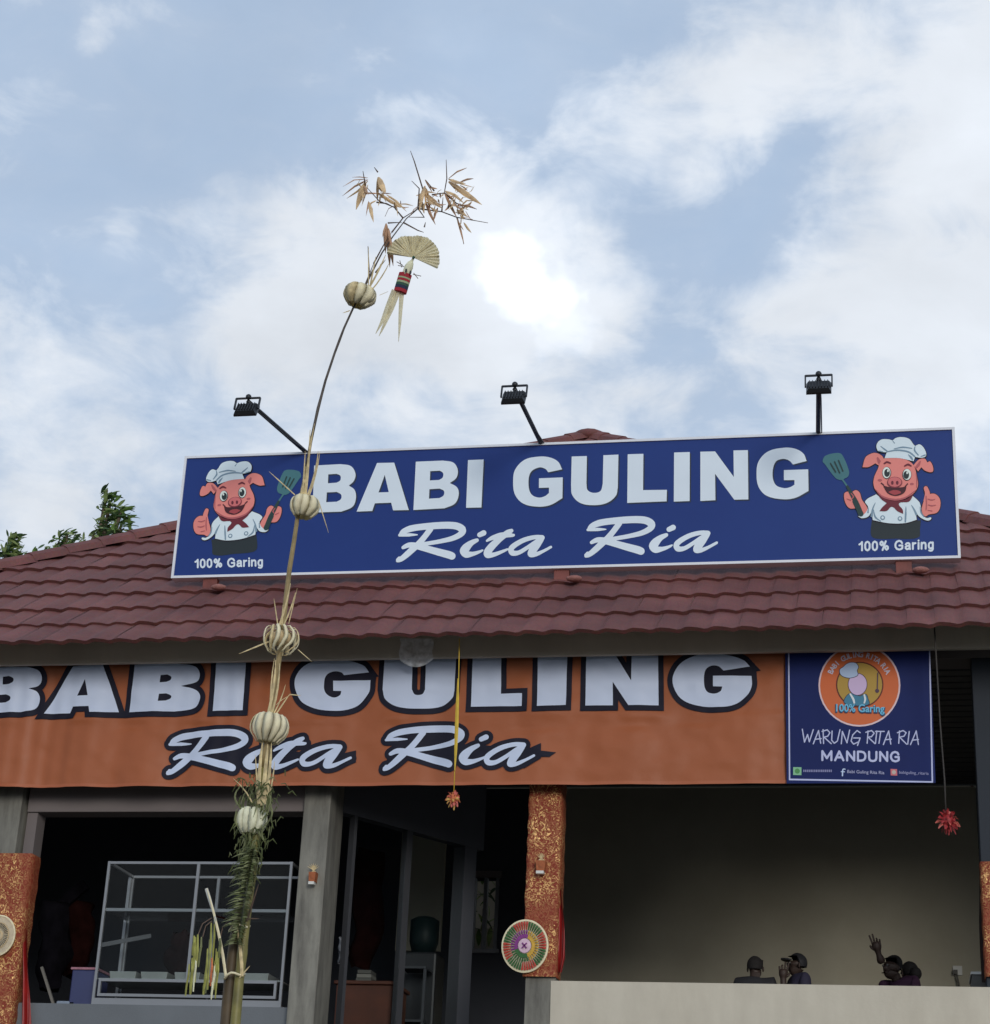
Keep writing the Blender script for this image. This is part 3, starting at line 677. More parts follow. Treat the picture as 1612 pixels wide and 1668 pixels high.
# roof deck and soffit
mb = MB()
for k in range(4):
    vs = [face_pt(k, -AH+.16, .12, -.022), face_pt(k, AH-.16, .12, -.022), face_pt(k, 0, SLOPE-.03, -.022)]
    mb.add(vs, [(0, 1, 2)]); vs2 = [v-Vector((0, 0, .012)) for v in vs]; mb.add(vs2, [(2, 1, 0)]); mb.add([vs[0], vs[1], vs2[1], vs2[0]], [(0, 3, 2, 1)])
mb.build('roof_deck', M['beam'], roof)
# hip caps
def hip_piece(p, q, side, upv, w=.125, lift=.0):
    t = (q-p).normalized(); mb = MB(); prof_ = [(-w, -.055), (-w*.8, .012), (-w*.35, .05), (0, .062), (w*.35, .05), (w*.8, .012), (w, -.055)]
    for e, l in ((p, .014), (q, 0)):
        for a_, h_ in prof_: mb.v.append(e+side*a_+upv*(h_+l))
    for i in range(6): mb.f.append((i, i+1, 8+i, 7+i))
    mb.f += [tuple(range(6, -1, -1)), tuple(range(7, 14))]
    return mb
for k in range(4):
    c0 = face_pt(k, -AH, 0, .02); c1 = face_pt(k, 0, SLOPE, .02); t = (c1-c0).normalized(); sd = t.cross(Vector((0, 0, 1))).normalized(); u_ = sd.cross(t)
    n = 30
    for i in range(n):
        a_ = c0.lerp(c1, i/n); b_ = c0.lerp(c1, (i+1.06)/n)
        hip_piece(a_, b_, sd, u_).build('hip_cap', M['roof'], roof)
ap = face_pt(0, 0, SLOPE, .02)
mb = MB().ball(ap+Vector((0, 0, -.05)), .22, 12, 8, (1, 1, .42))
mb.build('apex_cap', M['roof'], roof, smooth=True)

# ================================================================== BLUE SIGN
YS = 15.45
sign = empty('rooftop_sign', at(920, 925, YS), 'long blue rooftop sign with white BABI GULING Rita Ria lettering and two pig cooks', 'sign')
S = Board(YS)
TL, TRr, BR, BL = (306, 746), (1549, 702), (1561, 905), (282, 939)
sc4 = [at(*c, YS) for c in (TL, TRr, BR, BL)]
X0 = (sc4[0].x+sc4[3].x)/2; X1 = (sc4[1].x+sc4[2].x)/2; Z1 = (sc4[0].z+sc4[1].z)/2; Z0 = (sc4[2].z+sc4[3].z)/2
blue = mat('blue_sign_film', (.013, .038, .19), .45, var=.05, vscale=.6, spec=.22)
grain(blue, .5, (1, 1, 1), (.015, .046, .21), .8)
box('panel', (X0, YS, Z0), (X1, YS+.09, Z1), blue, sign)
fw = .022
for a_, b_ in (((X0-fw, YS-.012, Z0-fw), (X0, YS+.1, Z1+fw)), ((X1, YS-.012, Z0-fw), (X1+fw, YS+.1, Z1+fw)), ((X0, YS-.012, Z0-fw), (X1, YS+.1, Z0)), ((X0, YS-.012, Z1), (X1, YS+.1, Z1+fw))):
    box('edge_trim', a_, b_, M['white_trim'], sign)
for px in (345, 915, 1472):
    p = at(px, 935, YS+.05); 
    zr = ZE+(p.y-YE)*tR
    MB().box((p.x-.065, YS+.02, zr-.25), (p.x+.065, YS+.08, Z0-fw)).build('leg', M['red_steel'], sign, bevel=.004)
    mb = MB(); mb.ball((p.x+.13, YS-.10, zr-.03), .055, 9, 6, (1.3, .8, .5)); mb.build('sealant_patch', M['tar'], sign, smooth=True)
white = ink(196, 205, 226); shade = ink(38, 46, 66)
f5 = T((500, 720), 3.838); f6 = T((920, 710), 3.838)
s = 1
signL = [
 (f5, [(45,148),(210,139),(275,152,s),(303,200,s),(292,245,s),(262,273),(297,300,s),(306,350,s),(285,405,s),(215,436),(34,442)], [[(133,203),(185,200),(208,212,s),(208,240,s),(185,255),(131,259)], [(124,316),(186,313),(213,330,s),(212,357,s),(186,374),(120,377)]]),
 (f5, [(438,132),(545,130),(636,426),(538,428),(526,380),(424,384),(408,432),(310,436)], [[(486,206),(511,314),(447,316)]]),
 (f5, [(680,124),(850,117),(915,130,s),(942,175,s),(933,225,s),(893,257),(938,285,s),(948,330,s),(925,385,s),(860,415),(665,426)], [[(770,183),(830,180),(850,195,s),(848,222,s),(826,238),(768,241)], [(765,296),(830,292),(856,308,s),(853,335,s),(828,351),(762,355)]]),
 (f5, [(1006,114),(1104,110),(1090,410),(994,412)], []),
 (f5, [(1594,172),(1570,125,s),(1520,98,s),(1450,92,s),(1360,112,s),(1300,175,s),(1288,250,s),(1300,330,s),(1350,385,s),(1440,405,s),(1520,395,s),(1596,352),(1598,222),(1450,228),(1449,288),(1512,286),(1512,320),(1485,340,s),(1445,348,s),(1400,325,s),(1384,260,s),(1398,190,s),(1450,160,s),(1488,168,s),(1508,190)], []),
 (f6, [(42,130),(137,127),(134,300),(142,340,s),(180,357,s),(222,345,s),(236,300),(240,122),(334,118),(330,325),(318,375,s),(262,420,s),(180,434,s),(95,420,s),(45,370,s),(38,310)], []),
 (f6, [(392,116),(490,113),(488,340),(637,338),(635,410),(389,420)], []),
 (f6, [(682,105),(780,102),(779,408),(680,412)], []),
 (f6, [(846,100),(938,98),(1055,258),(1053,92),(1143,90),(1146,398),(1058,400),(938,238),(940,403),(846,408)], []),
 (f6, [(1510,158),(1490,112,s),(1440,82,s),(1370,75,s),(1270,98,s),(1210,160,s),(1197,240,s),(1210,320,s),(1260,375,s),(1360,397,s),(1440,388,s),(1522,345),(1520,210),(1368,215),(1368,278),(1434,277),(1434,306),(1405,322,s),(1365,327,s),(1315,305,s),(1297,240,s),(1315,165,s),(1360,145,s),(1400,155,s),(1425,180)], [])]
for f_, out_, holes in signL:
    po = sm(f_, out_); hs = [sm(f_, h) for h in holes]
    sh = [[p+Vector((2.2, 2.0)) for p in po]]
    S.lay('letter_shadow', shade, sign, sh, [[p+Vector((2.2, 2.0)) for p in h] for h in hs], level=1)
    S.lay('letter', white, sign, [po], hs, level=2)
# script lettering as brush strokes, in the coordinates of the first word
RR = [[(70,295,16),(100,265,26),(165,238,30),(260,222,30),(400,210,32),(520,206,33),(600,215,34),(648,245,36),(640,285,28),(560,328,24),(440,357,20),(330,376,19),(240,392,20)],
      [(60,300,12),(150,296,16),(228,295,5)], [(352,240,27),(300,310,26),(245,375,28),(190,425,30),(130,480,28),(80,520,24),(50,532,22)],
      [(95,415,16),(150,392,24),(220,400,30),(330,430,31),(430,458,34),(520,482,36),(552,494,35)], [(60,518,20),(42,540,14)]]
RI = [[(812,296,23),(850,278,26)], [(788,346,17),(735,372,26),(690,412,38),(668,448,42),(690,478,34),(750,474,20),(810,455,13),(840,440,8)]]
RT = [[(880,352,10),(930,325,20),(1000,305,28),(1060,296,26),(1120,300,16),(1135,296,8)], [(1112,256,17),(1070,280,28),(1000,335,28),(930,400,34),(888,455,36),(890,485,30),(950,480,20),(1030,450,14),(1075,430,9)]]
RA = [[(1398,322,24),(1330,318,20),(1240,340,22),(1160,380,24),(1108,425,26),(1120,465,27),(1180,462,20),(1260,415,18),(1340,360,18),(1390,335,20)],
      [(1392,330,26),(1350,385,36),(1310,440,38),(1292,478,28),(1340,478,20),(1410,448,14),(1480,410,12)]]
c1 = T((640, 820), 5.757)
def aff(ax, ay, bx, by, kx, ky, g): return lambda q: g((ax+(q[0]-bx)*kx, ay+(q[1]-by)*ky))
c2g = T((930, 820), 6.2)
m1 = aff(130, 125, 25, 170, 1.09, 1.105, c2g); m2 = aff(1045, 420, 1090, 430, 1.09, 1.09, c2g)
polys = []
for g in RR+RI+RT+RA: polys += st(c1, 5.757, g)
S.lay('script_word', white, sign, polys, level=2)
polys = []
for g in RR+RI: polys += st(m1, 6.2/1.09, g)
for g in RA: polys += st(m2, 6.2/1.09, g)
S.lay('script_word', white, sign, polys, level=2)
lay_strokes(S, 'slogan', white, sign, '100% Garing', (318, 924.5), (427, 921.5), 12.5, .115)
lay_strokes(S, 'slogan', white, sign, '100% Garing', (1399, 896.8), (1519, 893.5), 13.5, .115)
# the cook drawn on both ends
def cook(name, mp, kk):
    pk = ink(206, 122, 120); pkd = ink(160, 84, 92); wh = ink(196, 208, 224); gy = ink(112, 134, 158); mar = ink(98, 34, 48); dk = ink(34, 26, 42); drk = ink(34, 42, 48); teal = ink(62, 104, 116); tl2 = ink(88, 134, 142); gr_ = ink(36, 56, 58)
    base = empty(name, at(*mp((850, 1100)), YS)); base.parent = sign; base.location = base.location-sign.location
    P = lambda pts: smooth_path([(*mp(p), 1) if len(p) > 2 else tuple(mp(p)) for p in pts])
    Q = lambda pts: stroke([(*mp(p), p[2]/kk) for p in pts])
    D = lambda c, rx, ry=None, rot=0: [Vector(mp((v.x, v.y))) for v in disc(c, rx, 20, ry, rot)]
    def L(nm, m, pos, lv, neg=()): S.lay(nm, m, base, pos, neg, level=lv, eps=.0014)
    def LS(nm, m, pos, lv):
        for i_, q in enumerate(pos): L(nm, m, [q], lv+.06*i_)
    def G(poly, r): return border(poly, r/kk, 1.6)
    apron = P([(600,1000),(860,1020),(1140,990),(1130,1080),(1112,1178,s),(860,1192,s),(640,1190,s),(592,1150,s)])
    handL = P([(300,705,s),(335,680,s),(378,692),(425,664,s),(468,690,s),(492,765,s),(548,850,s),(552,915,s),(505,945,s),(440,868,s),(360,862,s),(312,800,s)])
    handR = P([(1215,715,s),(1290,705,s),(1345,760,s),(1348,850,s),(1312,910,s),(1225,930,s),(1185,950,s),(1150,900,s),(1155,830,s),(1182,760,s)])
    thumb = Q([(1192,642,22),(1210,700,27),(1205,780,38)])
    coat = P([(650,710),(760,800),(940,800),(1050,730),(1120,795,s),(1140,860),(1150,930,s),(1200,970,s),(1252,968,s),(1215,998,s),(1130,962,s),(1082,905),(1092,990),(960,1026,s),(780,1026,s),(612,992),(600,900),(560,955,s),(492,972,s),(452,950),(520,925,s),(560,850,s),(530,785,s)])
    head = P([(735,322,s),(860,308,s),(1000,345,s),(1060,400,s),(1095,520,s),(1105,620,s),(1060,700,s),(960,760,s),(850,780,s),(740,750,s),(650,680,s),(620,600,s),(630,520,s),(670,430,s),(690,370,s)])
    earL = P([(500,415),(530,312,s),(572,276,s),(640,258,s),(710,288,s),(738,335),(700,410),(640,372),(565,412,s)])
    earR = P([(1056,395),(1115,332,s),(1180,322,s),(1208,362),(1240,352,s),(1272,420,s),(1262,466,s),(1190,455,s),(1142,415),(1108,460)])
    hat = P([(665,235,s),(655,170,s),(700,118,s),(780,112,s),(830,125),(865,98,s),(930,88,s),(1010,108,s),(1055,165,s),(1075,185),(1125,168,s),(1175,215,s),(1195,290,s),(1150,314,s),(1075,305),(1058,352),(900,318,s),(742,318),(765,255),(700,250,s)])
    spat = P([(70,345,s),(98,292,s),(225,262,s),(272,280,s),(345,450,s),(340,505,s),(300,532,s),(258,546,s),(208,525,s),(90,372,s)])
    L('drawn_apron', drk, [apron], 1)
    for i_, q in enumerate((handL, handR, coat, head, earL, earR, hat)): L('drawn_outline', dk, G(q, 9), 1.4+.1*i_)
    L('drawn_outline', dk, stroke([(*mp(p), p[2]/kk) for p in [(1192,642,31),(1210,700,36)]]), 2.2)
    L('drawn_spatula', teal, G(spat, 6)+Q([(275,540,11),(305,580,9),(335,625,11)]), 3)
    L('drawn_slots', gr_, Q([(150,372,8),(205,465,9)])+Q([(195,355,8),(250,475,8)])+Q([(238,340,8),(285,455,8)])+Q([(335,625,14),(370,690,20),(430,800,27),(480,925,30)]), 5)
    L('drawn_hand', pk, [handL], 4); L('drawn_hand', pk, [handR]+thumb, 4)
    L('drawn_fingers', pkd, Q([(1215,762,5),(1255,772,7),(1292,765,4)])+Q([(1220,826,5),(1260,835,7),(1300,828,4)])+Q([(1215,885,4),(1260,892,5)])+Q([(375,700,5),(400,735,8),(385,760,5)])+Q([(330,760,4),(370,775,6)])+Q([(1195,730,5),(1200,820,7),(1195,880,5)]), 6)
    L('drawn_sleeve', gr_, Q([(410,790,20),(450,860,26),(482,925,30)]), 7)
    L('drawn_coat', wh, [coat], 6)
    L('drawn_folds', gy, Q([(975,850,4),(972,930,10),(968,1012,8)])+Q([(640,805,3),(612,870,8),(600,950,13)])+Q([(1035,830,3),(1065,880,9),(1088,930,12)])+Q([(620,880,3),(640,960,10),(700,1005,4)])+Q([(1130,850,4),(1140,910,8),(1170,955,5)])+Q([(565,860,4),(560,910,8)])+[D((720, 967), 26)]+[D((910, 977), 26)], 7)
    LS('drawn_button', wh, [D((720, 967), 14), D((910, 977), 14)], 8)
    L('drawn_scarf', mar, [P([(655,690),(760,765,s),(860,785,s),(980,765,s),(1060,705),(1010,790,s),(900,812,s),(940,880,s),(945,925),(885,898,s),(820,848,s),(765,893,s),(685,896),(715,855,s),(765,808),(700,760,s)])], 8)
    LS('drawn_ear', pk, [earL, earR], 6)
    L('drawn_ear_inside', pkd, Q([(665,315,10),(680,350,18),(705,395,14)])+Q([(1130,352,8),(1110,390,16),(1085,420,12)]), 7)
    L('drawn_head', pk, [head], 9)
    L('drawn_chin', pkd, Q([(640,660,3),(720,738,9),(850,772,11),(970,750,9),(1080,670,4)])+Q([(1085,480,3),(1094,560,7),(1090,640,4)])+[D((690, 560), 24, 14)]+[D((1040, 600), 22, 13)], 10)
    L('drawn_hat', wh, [hat], 10)
    L('drawn_hat_folds', gy, Q([(700,190,4),(745,225,9),(768,240,6)])+Q([(765,250,6),(880,232,9),(1000,250,9),(1070,300,8)])+Q([(845,218,4),(940,200,9),(1040,212,5)])+Q([(1075,190,4),(1070,235,9),(1110,285,6)])+Q([(680,240,6),(720,250,6)])+Q([(1140,300,5),(1185,285,8)])+Q([(1000,280,3),(1030,310,12),(1045,335,8)])+Q([(830,130,3),(850,155,5)]), 11)
    LS('drawn_eye', dk, [D((765, 480), 49, 67), D((985, 500), 50, 66)], 11)
    LS('drawn_eye_white', ink(205, 212, 214), [D((763, 478), 43, 61), D((987, 498), 44, 60)], 12)
    LS('drawn_pupil', ink(36, 46, 50), [D((768, 482), 31, 43), D((978, 505), 31, 43)], 13)
    LS('drawn_glint', ink(205, 212, 214), [D((778, 460), 9, 14), D((988, 482), 9, 14)], 14)
    L('drawn_brows', mar, Q([(738,378,8),(768,362,11),(805,374,8)])+Q([(962,404,8),(998,388,11),(1030,404,8)]), 11)
    L('drawn_mouth', ink(62, 24, 34), [P([(715,592),(745,622,s),(850,640,s),(955,632,s),(985,608),(962,690,s),(900,726,s),(840,730,s),(775,702,s),(740,650,s)])]+Q([(706,592,7),(730,612,7)])+Q([(965,630,6),(992,600,7)]), 11)
    L('drawn_tongue', ink(150, 62, 70), [P([(780,690),(845,668,s),(920,690,s),(880,716,s),(840,720,s)])], 12)
    L('drawn_snout_rim', ink(112, 46, 60), [D((852, 585), 84, 62)], 12)
    L('drawn_snout', ink(188, 100, 106), [D((852, 581), 74, 53)], 13)
    LS('drawn_nostril', ink(96, 36, 50), [D((826, 590), 14, 22), D((880, 590), 14, 22)], 14)
mR = T((1330, 700), 6.717)
def mL(q):
    x, y = mR(q); xl_ = 1716.4-.915*x; return (xl_, 819+.92*(y-787)-.10*(xl_-383))
cook('cook_drawing', mR, 6.717); cook('cook_drawing', mL, 6.717/.92)

# ================================================================== FLOODLIGHTS
def flood(tip, foot, label, dy):
    base = at(*foot, YS-.0); top = at(*tip, YS-dy)
    t = empty('floodlight', base, label, 'floodlight', 'floodlights on arms above the blue sign')
    base = Vector((base.x, YS+.04, Z1+fw)); d = (top-base).normalized()
    MB().tube([base, base.lerp(top, .5), top], .02, 8).build('arm', M['black'], t, smooth=True)
    MB().tube([base+Vector((.03, 0, .0)), base.lerp(top, .35)+Vector((.025, 0, -.035)), base.lerp(top, .7)+Vector((.02, 0, -.03)), top+Vector((.01, 0, -.03))], .006, 6).build('cable', M['black'], t, smooth=True)
    c = top+Vector((0, -.03, -.085)); rot = Matrix.Rotation(radians(-32), 3, 'X')
    mb = MB(); vs = []
    for yy, k in ((-.02, .82), (.012, 1.), (.03, 1.)):
        for sx, sz in ((-1, -1), (1, -1), (1, 1), (-1, 1)): vs.append(c+rot @ Vector((sx*.10*k, yy, sz*.068*k)))
    mb.add(vs, [(3,2,1,0),(0,1,5,4),(1,2,6,5),(2,3,7,6),(3,0,4,7),(4,5,9,8),(5,6,10,9),(6,7,11,10),(7,4,8,11),(8,9,10,11)])
    mb.build('housing', M['black'], t)
    for i in range(7):
        xx = -.072+.024*i; MB().add([c+rot @ Vector((xx+a_*.003, b_, c_)) for a_, b_, c_ in ((-1,-.034,-.05),(1,-.034,-.05),(1,-.018,-.05),(-1,-.018,-.05),(-1,-.034,.05),(1,-.034,.05),(1,-.018,.05),(-1,-.018,.05))], [(0,1,5,4),(1,2,6,5),(2,3,7,6),(3,0,4,7),(4,5,6,7),(3,2,1,0)]).build('cooling_fin', M['black'], t)
    mb = MB(); mb.add([c+rot @ Vector((sx*.09, .0315, sz*.06)) for sx, sz in ((-1,-1),(1,-1),(1,1),(-1,1))], [(0, 1, 2, 3)]); mb.build('lens', M['lampglass'], t)
    mb = MB(); w_ = .106; hb = top+Vector((0, 0, .03))
    pts = [c+Vector((-w_, 0, 0)), Vector((c.x-w_, hb.y, hb.z)), Vector((c.x+w_, hb.y, hb.z)), c+Vector((w_, 0, 0))]
    for a_, b_ in zip(pts, pts[1:]): mb.bar(a_, b_, .012, .02, up=(0, 1, 0))
    mb.build('bracket', M['black'], t)
    MB().ball(hb+Vector((0, 0, .012)), .026, 10, 7).build('pivot_knob', M['black'], t, smooth=True)
flood((404, 654), (500, 730), 'floodlight at the far left of the blue sign on a long leaning arm', .95)
flood((838, 634), (881, 722), 'floodlight above the gap between BABI and GULING on a short tilted arm', .95)
flood((1333, 617), (1332, 709), 'floodlight on an upright arm near the right hand pig cook', .95)

# ================================================================== ORANGE BANNER
YBN = 14.80
def bdisp(x, z):
    l = max(0., min(1., (-3.6-x)/3.0))
    d = .020*sin(x*9.3+1.3*sin(x*2.1))*(.25+.75*l)*(.4+.6*max(0, min(1, (6.6-z)/.9)))
    d += .016*mnoise.noise(Vector((x*1.6, z*2.2, 4)))+.009*mnoise.noise(Vector((x*5.5, z*7, 1)))
    d += .0055*sin(x*41+4*mnoise.noise(Vector((x*1.1, z*.8, 6))))*(.12+.88*l)*(.6+.4*sin(x*3.3+z))+.0045*mnoise.noise(Vector((x*9, z*13, 3)))
    c = 6.02+.02*sin(x*1.7); d += .013*math.exp(-((z-c)/.028)**2)*(.3+mnoise.noise(Vector((x*3, 0, 8))))
    c = 5.95+.03*sin(x*1.1+2); d -= .012*math.exp(-((z-c)/.035)**2)*(.4+mnoise.noise(Vector((x*2.4, 5, 8))))
    return d
BB = Board(YBN, bdisp, (.026,))
zb = at(640, 1278.5, YBN).z
ban = empty('orange_banner', (at(640, 1278, YBN).x, YBN, zb), 'long orange cloth banner with outlined BABI GULING Rita Ria lettering under the eave', 'banner')
xe = at(1281.5, 1180, YBN).x
def cloth(x0_, x1_, z0_, z1_, st_, disp, Y, m, par, name):
    mb = MB(); nx = int((x1_-x0_)/st_); nz = int((z1_-z0_)/st_)
    for j in range(nz+1):
        for i in range(nx+1):
            x = x0_+(x1_-x0_)*i/nx; z = z0_+(z1_-z0_)*j/nz; mb.v.append(Vector((x, Y-disp(x, z), z)))
    for j in range(nz):
        for i in range(nx): a_ = j*(nx+1)+i; mb.f.append((a_, a_+1, a_+nx+2, a_+nx+1))
    o = mb.build(name, m, par, smooth=True); so_ = o.modifiers.new('thickness', 'SOLIDIFY'); so_.thickness = .002; so_.offset = 1 if False else -1
    return o
orange = mat('orange_vinyl', (.36, .105, .038), .5, var=.06, vscale=1.2, bump=.004, bscale=9, spec=.35)
cloth(-9.0, xe, zb, ZB+.09, .025, bdisp, YBN+.0015, orange, ban, 'fabric')
hem = mat('orange_hem', (.40, .11, .04), .5, var=.06, vscale=3)
hv = []
n = 160
mb = MB()
for i in range(n+1):
    x = -9.0+(xe+9.0)*i/n
    for z_ in (zb-.004, zb+.022): mb.v.append(Vector((x, YBN-bdisp(x, z_)-.005, z_)))
for i in range(n): mb.f.append((2*i, 2*i+2, 2*i+3, 2*i+1))
mb.build('hem', hem, ban, smooth=True)
bw = ink(168, 178, 208, KB); bk = ink(17, 17, 34, KB, .7)
g5 = T((0, 1040), 3.1); g6 = T((400, 1040), 2.687); g7 = T((600, 1050), 5.0375); g8 = T((920, 1050), 4.741)
banL = [
 (g5, [(-60,150),(140,148),(198,165,s),(213,202,s),(196,238,s),(150,256),(190,272,s),(200,318,s),(176,357,s),(110,374),(-85,380)], [[(20,197),(52,194),(74,206,s),(72,222,s),(52,233),(17,235)], [(-8,288),(35,285),(58,298,s),(56,315,s),(33,326),(-14,328)]]),
 (g5, [(372,142),(525,137),(600,372),(457,375),(452,344),(370,345),(355,378),(222,379)], [[(433,208),(448,290),(394,292)]]),
 (g5, [(682,134),(890,129),(985,142,s),(1010,180,s),(995,218,s),(915,240),(992,262,s),(1012,300,s),(985,350,s),(880,369),(652,372)], [[(815,188),(848,184),(868,197,s),(865,212,s),(843,222),(810,225)], [(805,281),(840,278),(865,290,s),(863,303,s),(838,314),(800,318)]]),
 (g5, [(1095,127),(1243,124),(1225,362),(1077,369)], []),
 (g6, [(540,148),(515,118,s),(450,99,s),(370,94,s),(275,112,s),(224,165,s),(220,225,s),(258,288,s),(370,318,s),(480,300,s),(538,240,s),(547,183),(385,187),(385,231),(420,231),(414,250,s),(385,260,s),(352,240,s),(346,200,s),(358,162,s),(390,146,s),(420,150,s),(432,162)], []),
 (g7, [(133,122),(362,120),(360,372),(380,410,s),(412,418,s),(448,408,s),(468,372),(474,118),(722,113),(705,380),(688,440,s),(600,508,s),(420,530,s),(240,513,s),(140,450,s),(118,370)], []),
 (g7, [(858,110),(1093,106),(1088,405),(1262,402),(1258,505),(842,512)], []),
 (g6, [(1280,81),(1408,78),(1402,293),(1276,298)], []),
 (g8, [(165,95),(395,92),(512,280),(516,92),(720,89),(722,468),(490,470),(370,290),(370,470),(158,472)], []),
 (g8, [(1428,172),(1380,125,s),(1280,90,s),(1160,76,s),(1020,88,s),(900,140,s),(836,240,s),(840,330,s),(900,420,s),(1020,470,s),(1170,484,s),(1310,465,s),(1410,390,s),(1442,320,s),(1440,243),(1143,243),(1143,323),(1215,325),(1200,360,s),(1145,378,s),(1090,355,s),(1073,280,s),(1085,200,s),(1130,168,s),(1185,170,s),(1225,203)], [])]
ZTOP = ZB+.085
allb = []
for f_, out_, holes in banL:
    po = sm(f_, out_); hs = [sm(f_, h) for h in holes]
    BB.lay('letter_border', bk, ban, border(po, 8.6), level=1, eps=.006)
    BB.lay('letter', bw, ban, [po], hs, level=2, eps=.006)
b1 = aff(269, 1187, 25, 170, 138/665, .197, lambda q: (q[0], q[1]))
b7 = aff(110, 655, 25, 170, 1.04, 1.0, g7); b7b = aff(955, 935, 1090, 430, 1.04, 1.0, g7)
k1 = 1/.20; k7 = 5.0375/1.02
for lv, mm, gw in ((1, bk, 7.2), (2, bw, 0)):
    P1 = []; P2 = []
    for g in RR+RI+RT+RA: P1 += stroke([(*b1(p), p[2]/k1*.86) for p in g], grow=gw)
    for g in RR+RI: P2 += stroke([(*b7(p), p[2]/k7*.86) for p in g], grow=gw)
    for g in RA: P2 += stroke([(*b7b(p), p[2]/k7*.86) for p in g], grow=gw)
    if gw:
        P1 += [[Vector(b1(q)) for q in ((1330,400),(1520,345),(1520,445),(1400,505))]]; P2 += [[Vector(b7b(q)) for q in ((1330,400),(1535,305),(1535,432),(1400,515))]]
        P1 += [[Vector(b1(q)) for q in ((250,240),(600,240),(600,340),(300,360))]]; P2 += [[Vector(b7(q)) for q in ((250,240),(600,240),(600,340),(300,360))]]
        P1 += [[Vector(b1(q)) for q in ((300,370),(700,330),(720,500),(560,450))], [Vector(b1(q)) for q in ((700,330),(1450,400),(1400,460),(700,440))]]
        P2 += [[Vector(b7(q)) for q in ((300,370),(700,330),(720,500),(560,450))], [Vector(b7(q)) for q in ((700,330),(1400,400),(1350,440),(700,440))]]
    BB.lay('script_border' if gw else 'script_word', mm, ban, P1, level=lv, eps=.006)
    BB.lay('script_border' if gw else 'script_word', mm, ban, P2, level=lv, eps=.006)

# ================================================================== BLUE POSTER
YP = 14.765
def pdisp(x, z): return .004*mnoise.noise(Vector((x*3, z*3, 2)))
PO = Board(YP)
pa = at(1279.8, 1180, YP).x; pb = at(1519.5, 1180, YP).x; pz = at(1400, 1275.5, YP).z
pos_ = empty('shop_poster', ((pa+pb)/2, YP, pz), 'square dark blue poster reading WARUNG RITA RIA MANDUNG beside the orange banner', 'poster')
pblue = mat('poster_blue', (.009, .019, .11), .5, var=.12, vscale=2, spec=.15)
box('sheet', (pa, YP, pz), (pb, YP+.006, ZB+.09), pblue, pos_)
pw = ink(160, 165, 205, KB); PL = dict(level=1, eps=.0012)
PK = lambda pts: [at(*p, YP) for p in pts]
PO.lay('border_line', pw, pos_, [[Vector(p) for p in ((1283.0, 1040), (1285.2, 1040), (1286.8, 1269.5), (1284.6, 1269.5))], [Vector(p) for p in ((1284.6, 1268.2), (1519, 1272.4), (1519, 1274.8), (1284.6, 1270.8))], [Vector(p) for p in ((1512.2, 1040), (1514.2, 1040), (1519.4, 1274.6), (1517, 1274.4))]], **PL)
h7 = T((1320, 1050), 10.075)
def E7(cx, cy, rx, ry, n=40): return [Vector(h7((cx+rx*cos(2*pi*i/n), cy+ry*sin(2*pi*i/n)))) for i in range(n)]
PO.lay('emblem_rim', ink(190, 168, 182, KB), pos_, [E7(800, 670, 672, 675)], level=1, eps=.0012)
PO.lay('emblem_ring', ink(176, 88, 50, KB), pos_, [E7(800, 670, 645, 648)], level=2, eps=.0012)
PO.lay('emblem_edge', ink(84, 34, 24, KB), pos_, [E7(805, 660, 390, 378)], level=3, eps=.0012)
PO.lay('emblem_centre', ink(152, 124, 58, KB), pos_, [E7(805, 660, 368, 356)], level=4, eps=.0012)
# plain cook's hat over a rounded shape
ol = ink(40, 30, 60, KB)
coat_ = smooth_path([tuple(h7(p))+(1,) for p in ((560,960),(590,850),(680,800),(800,850),(900,820),(940,900),(950,980),(750,1000))])
face_ = E7(770, 655, 150, 175)
hat_ = smooth_path([tuple(h7(p))+(1,) for p in ((600,545),(500,500),(480,420),(540,370),(580,330),(650,300),(740,310),(780,370),(760,430),(770,500),(690,540))])
for i_, (q_, m_, nm_) in enumerate(((coat_, ink(56, 110, 142, KB), 'emblem_coat'), (face_, ink(178, 158, 200, KB), 'emblem_face'), (hat_, ink(150, 168, 205, KB), 'emblem_hat'))):
    PO.lay(nm_+'_outline', ol, pos_, border(q_, 1.0, 1.6), level=5+.6*i_, eps=.0012); PO.lay(nm_, m_, pos_, [q_], level=5.3+.6*i_, eps=.0012)
PO.lay('emblem_collar', ink(190, 196, 210, KB), pos_, stroke([(*h7((650,815)), 1.4), (*h7((700,900)), 1.8), (*h7((715,960)), 1.4)])+stroke([(*h7((880,830)), 1.4), (*h7((895,900)), 1.6), (*h7((880,960)), 1.3)]), level=7, eps=.0012)
PO.lay('emblem_ladle', ink(70, 50, 70, KB), pos_, stroke([(*h7((1090,760)), 3.2), (*h7((1092,764)), 3.2)])+stroke([(*h7((1100,470)), .9), (*h7((1092,740)), .9)]), level=7, eps=.0012)
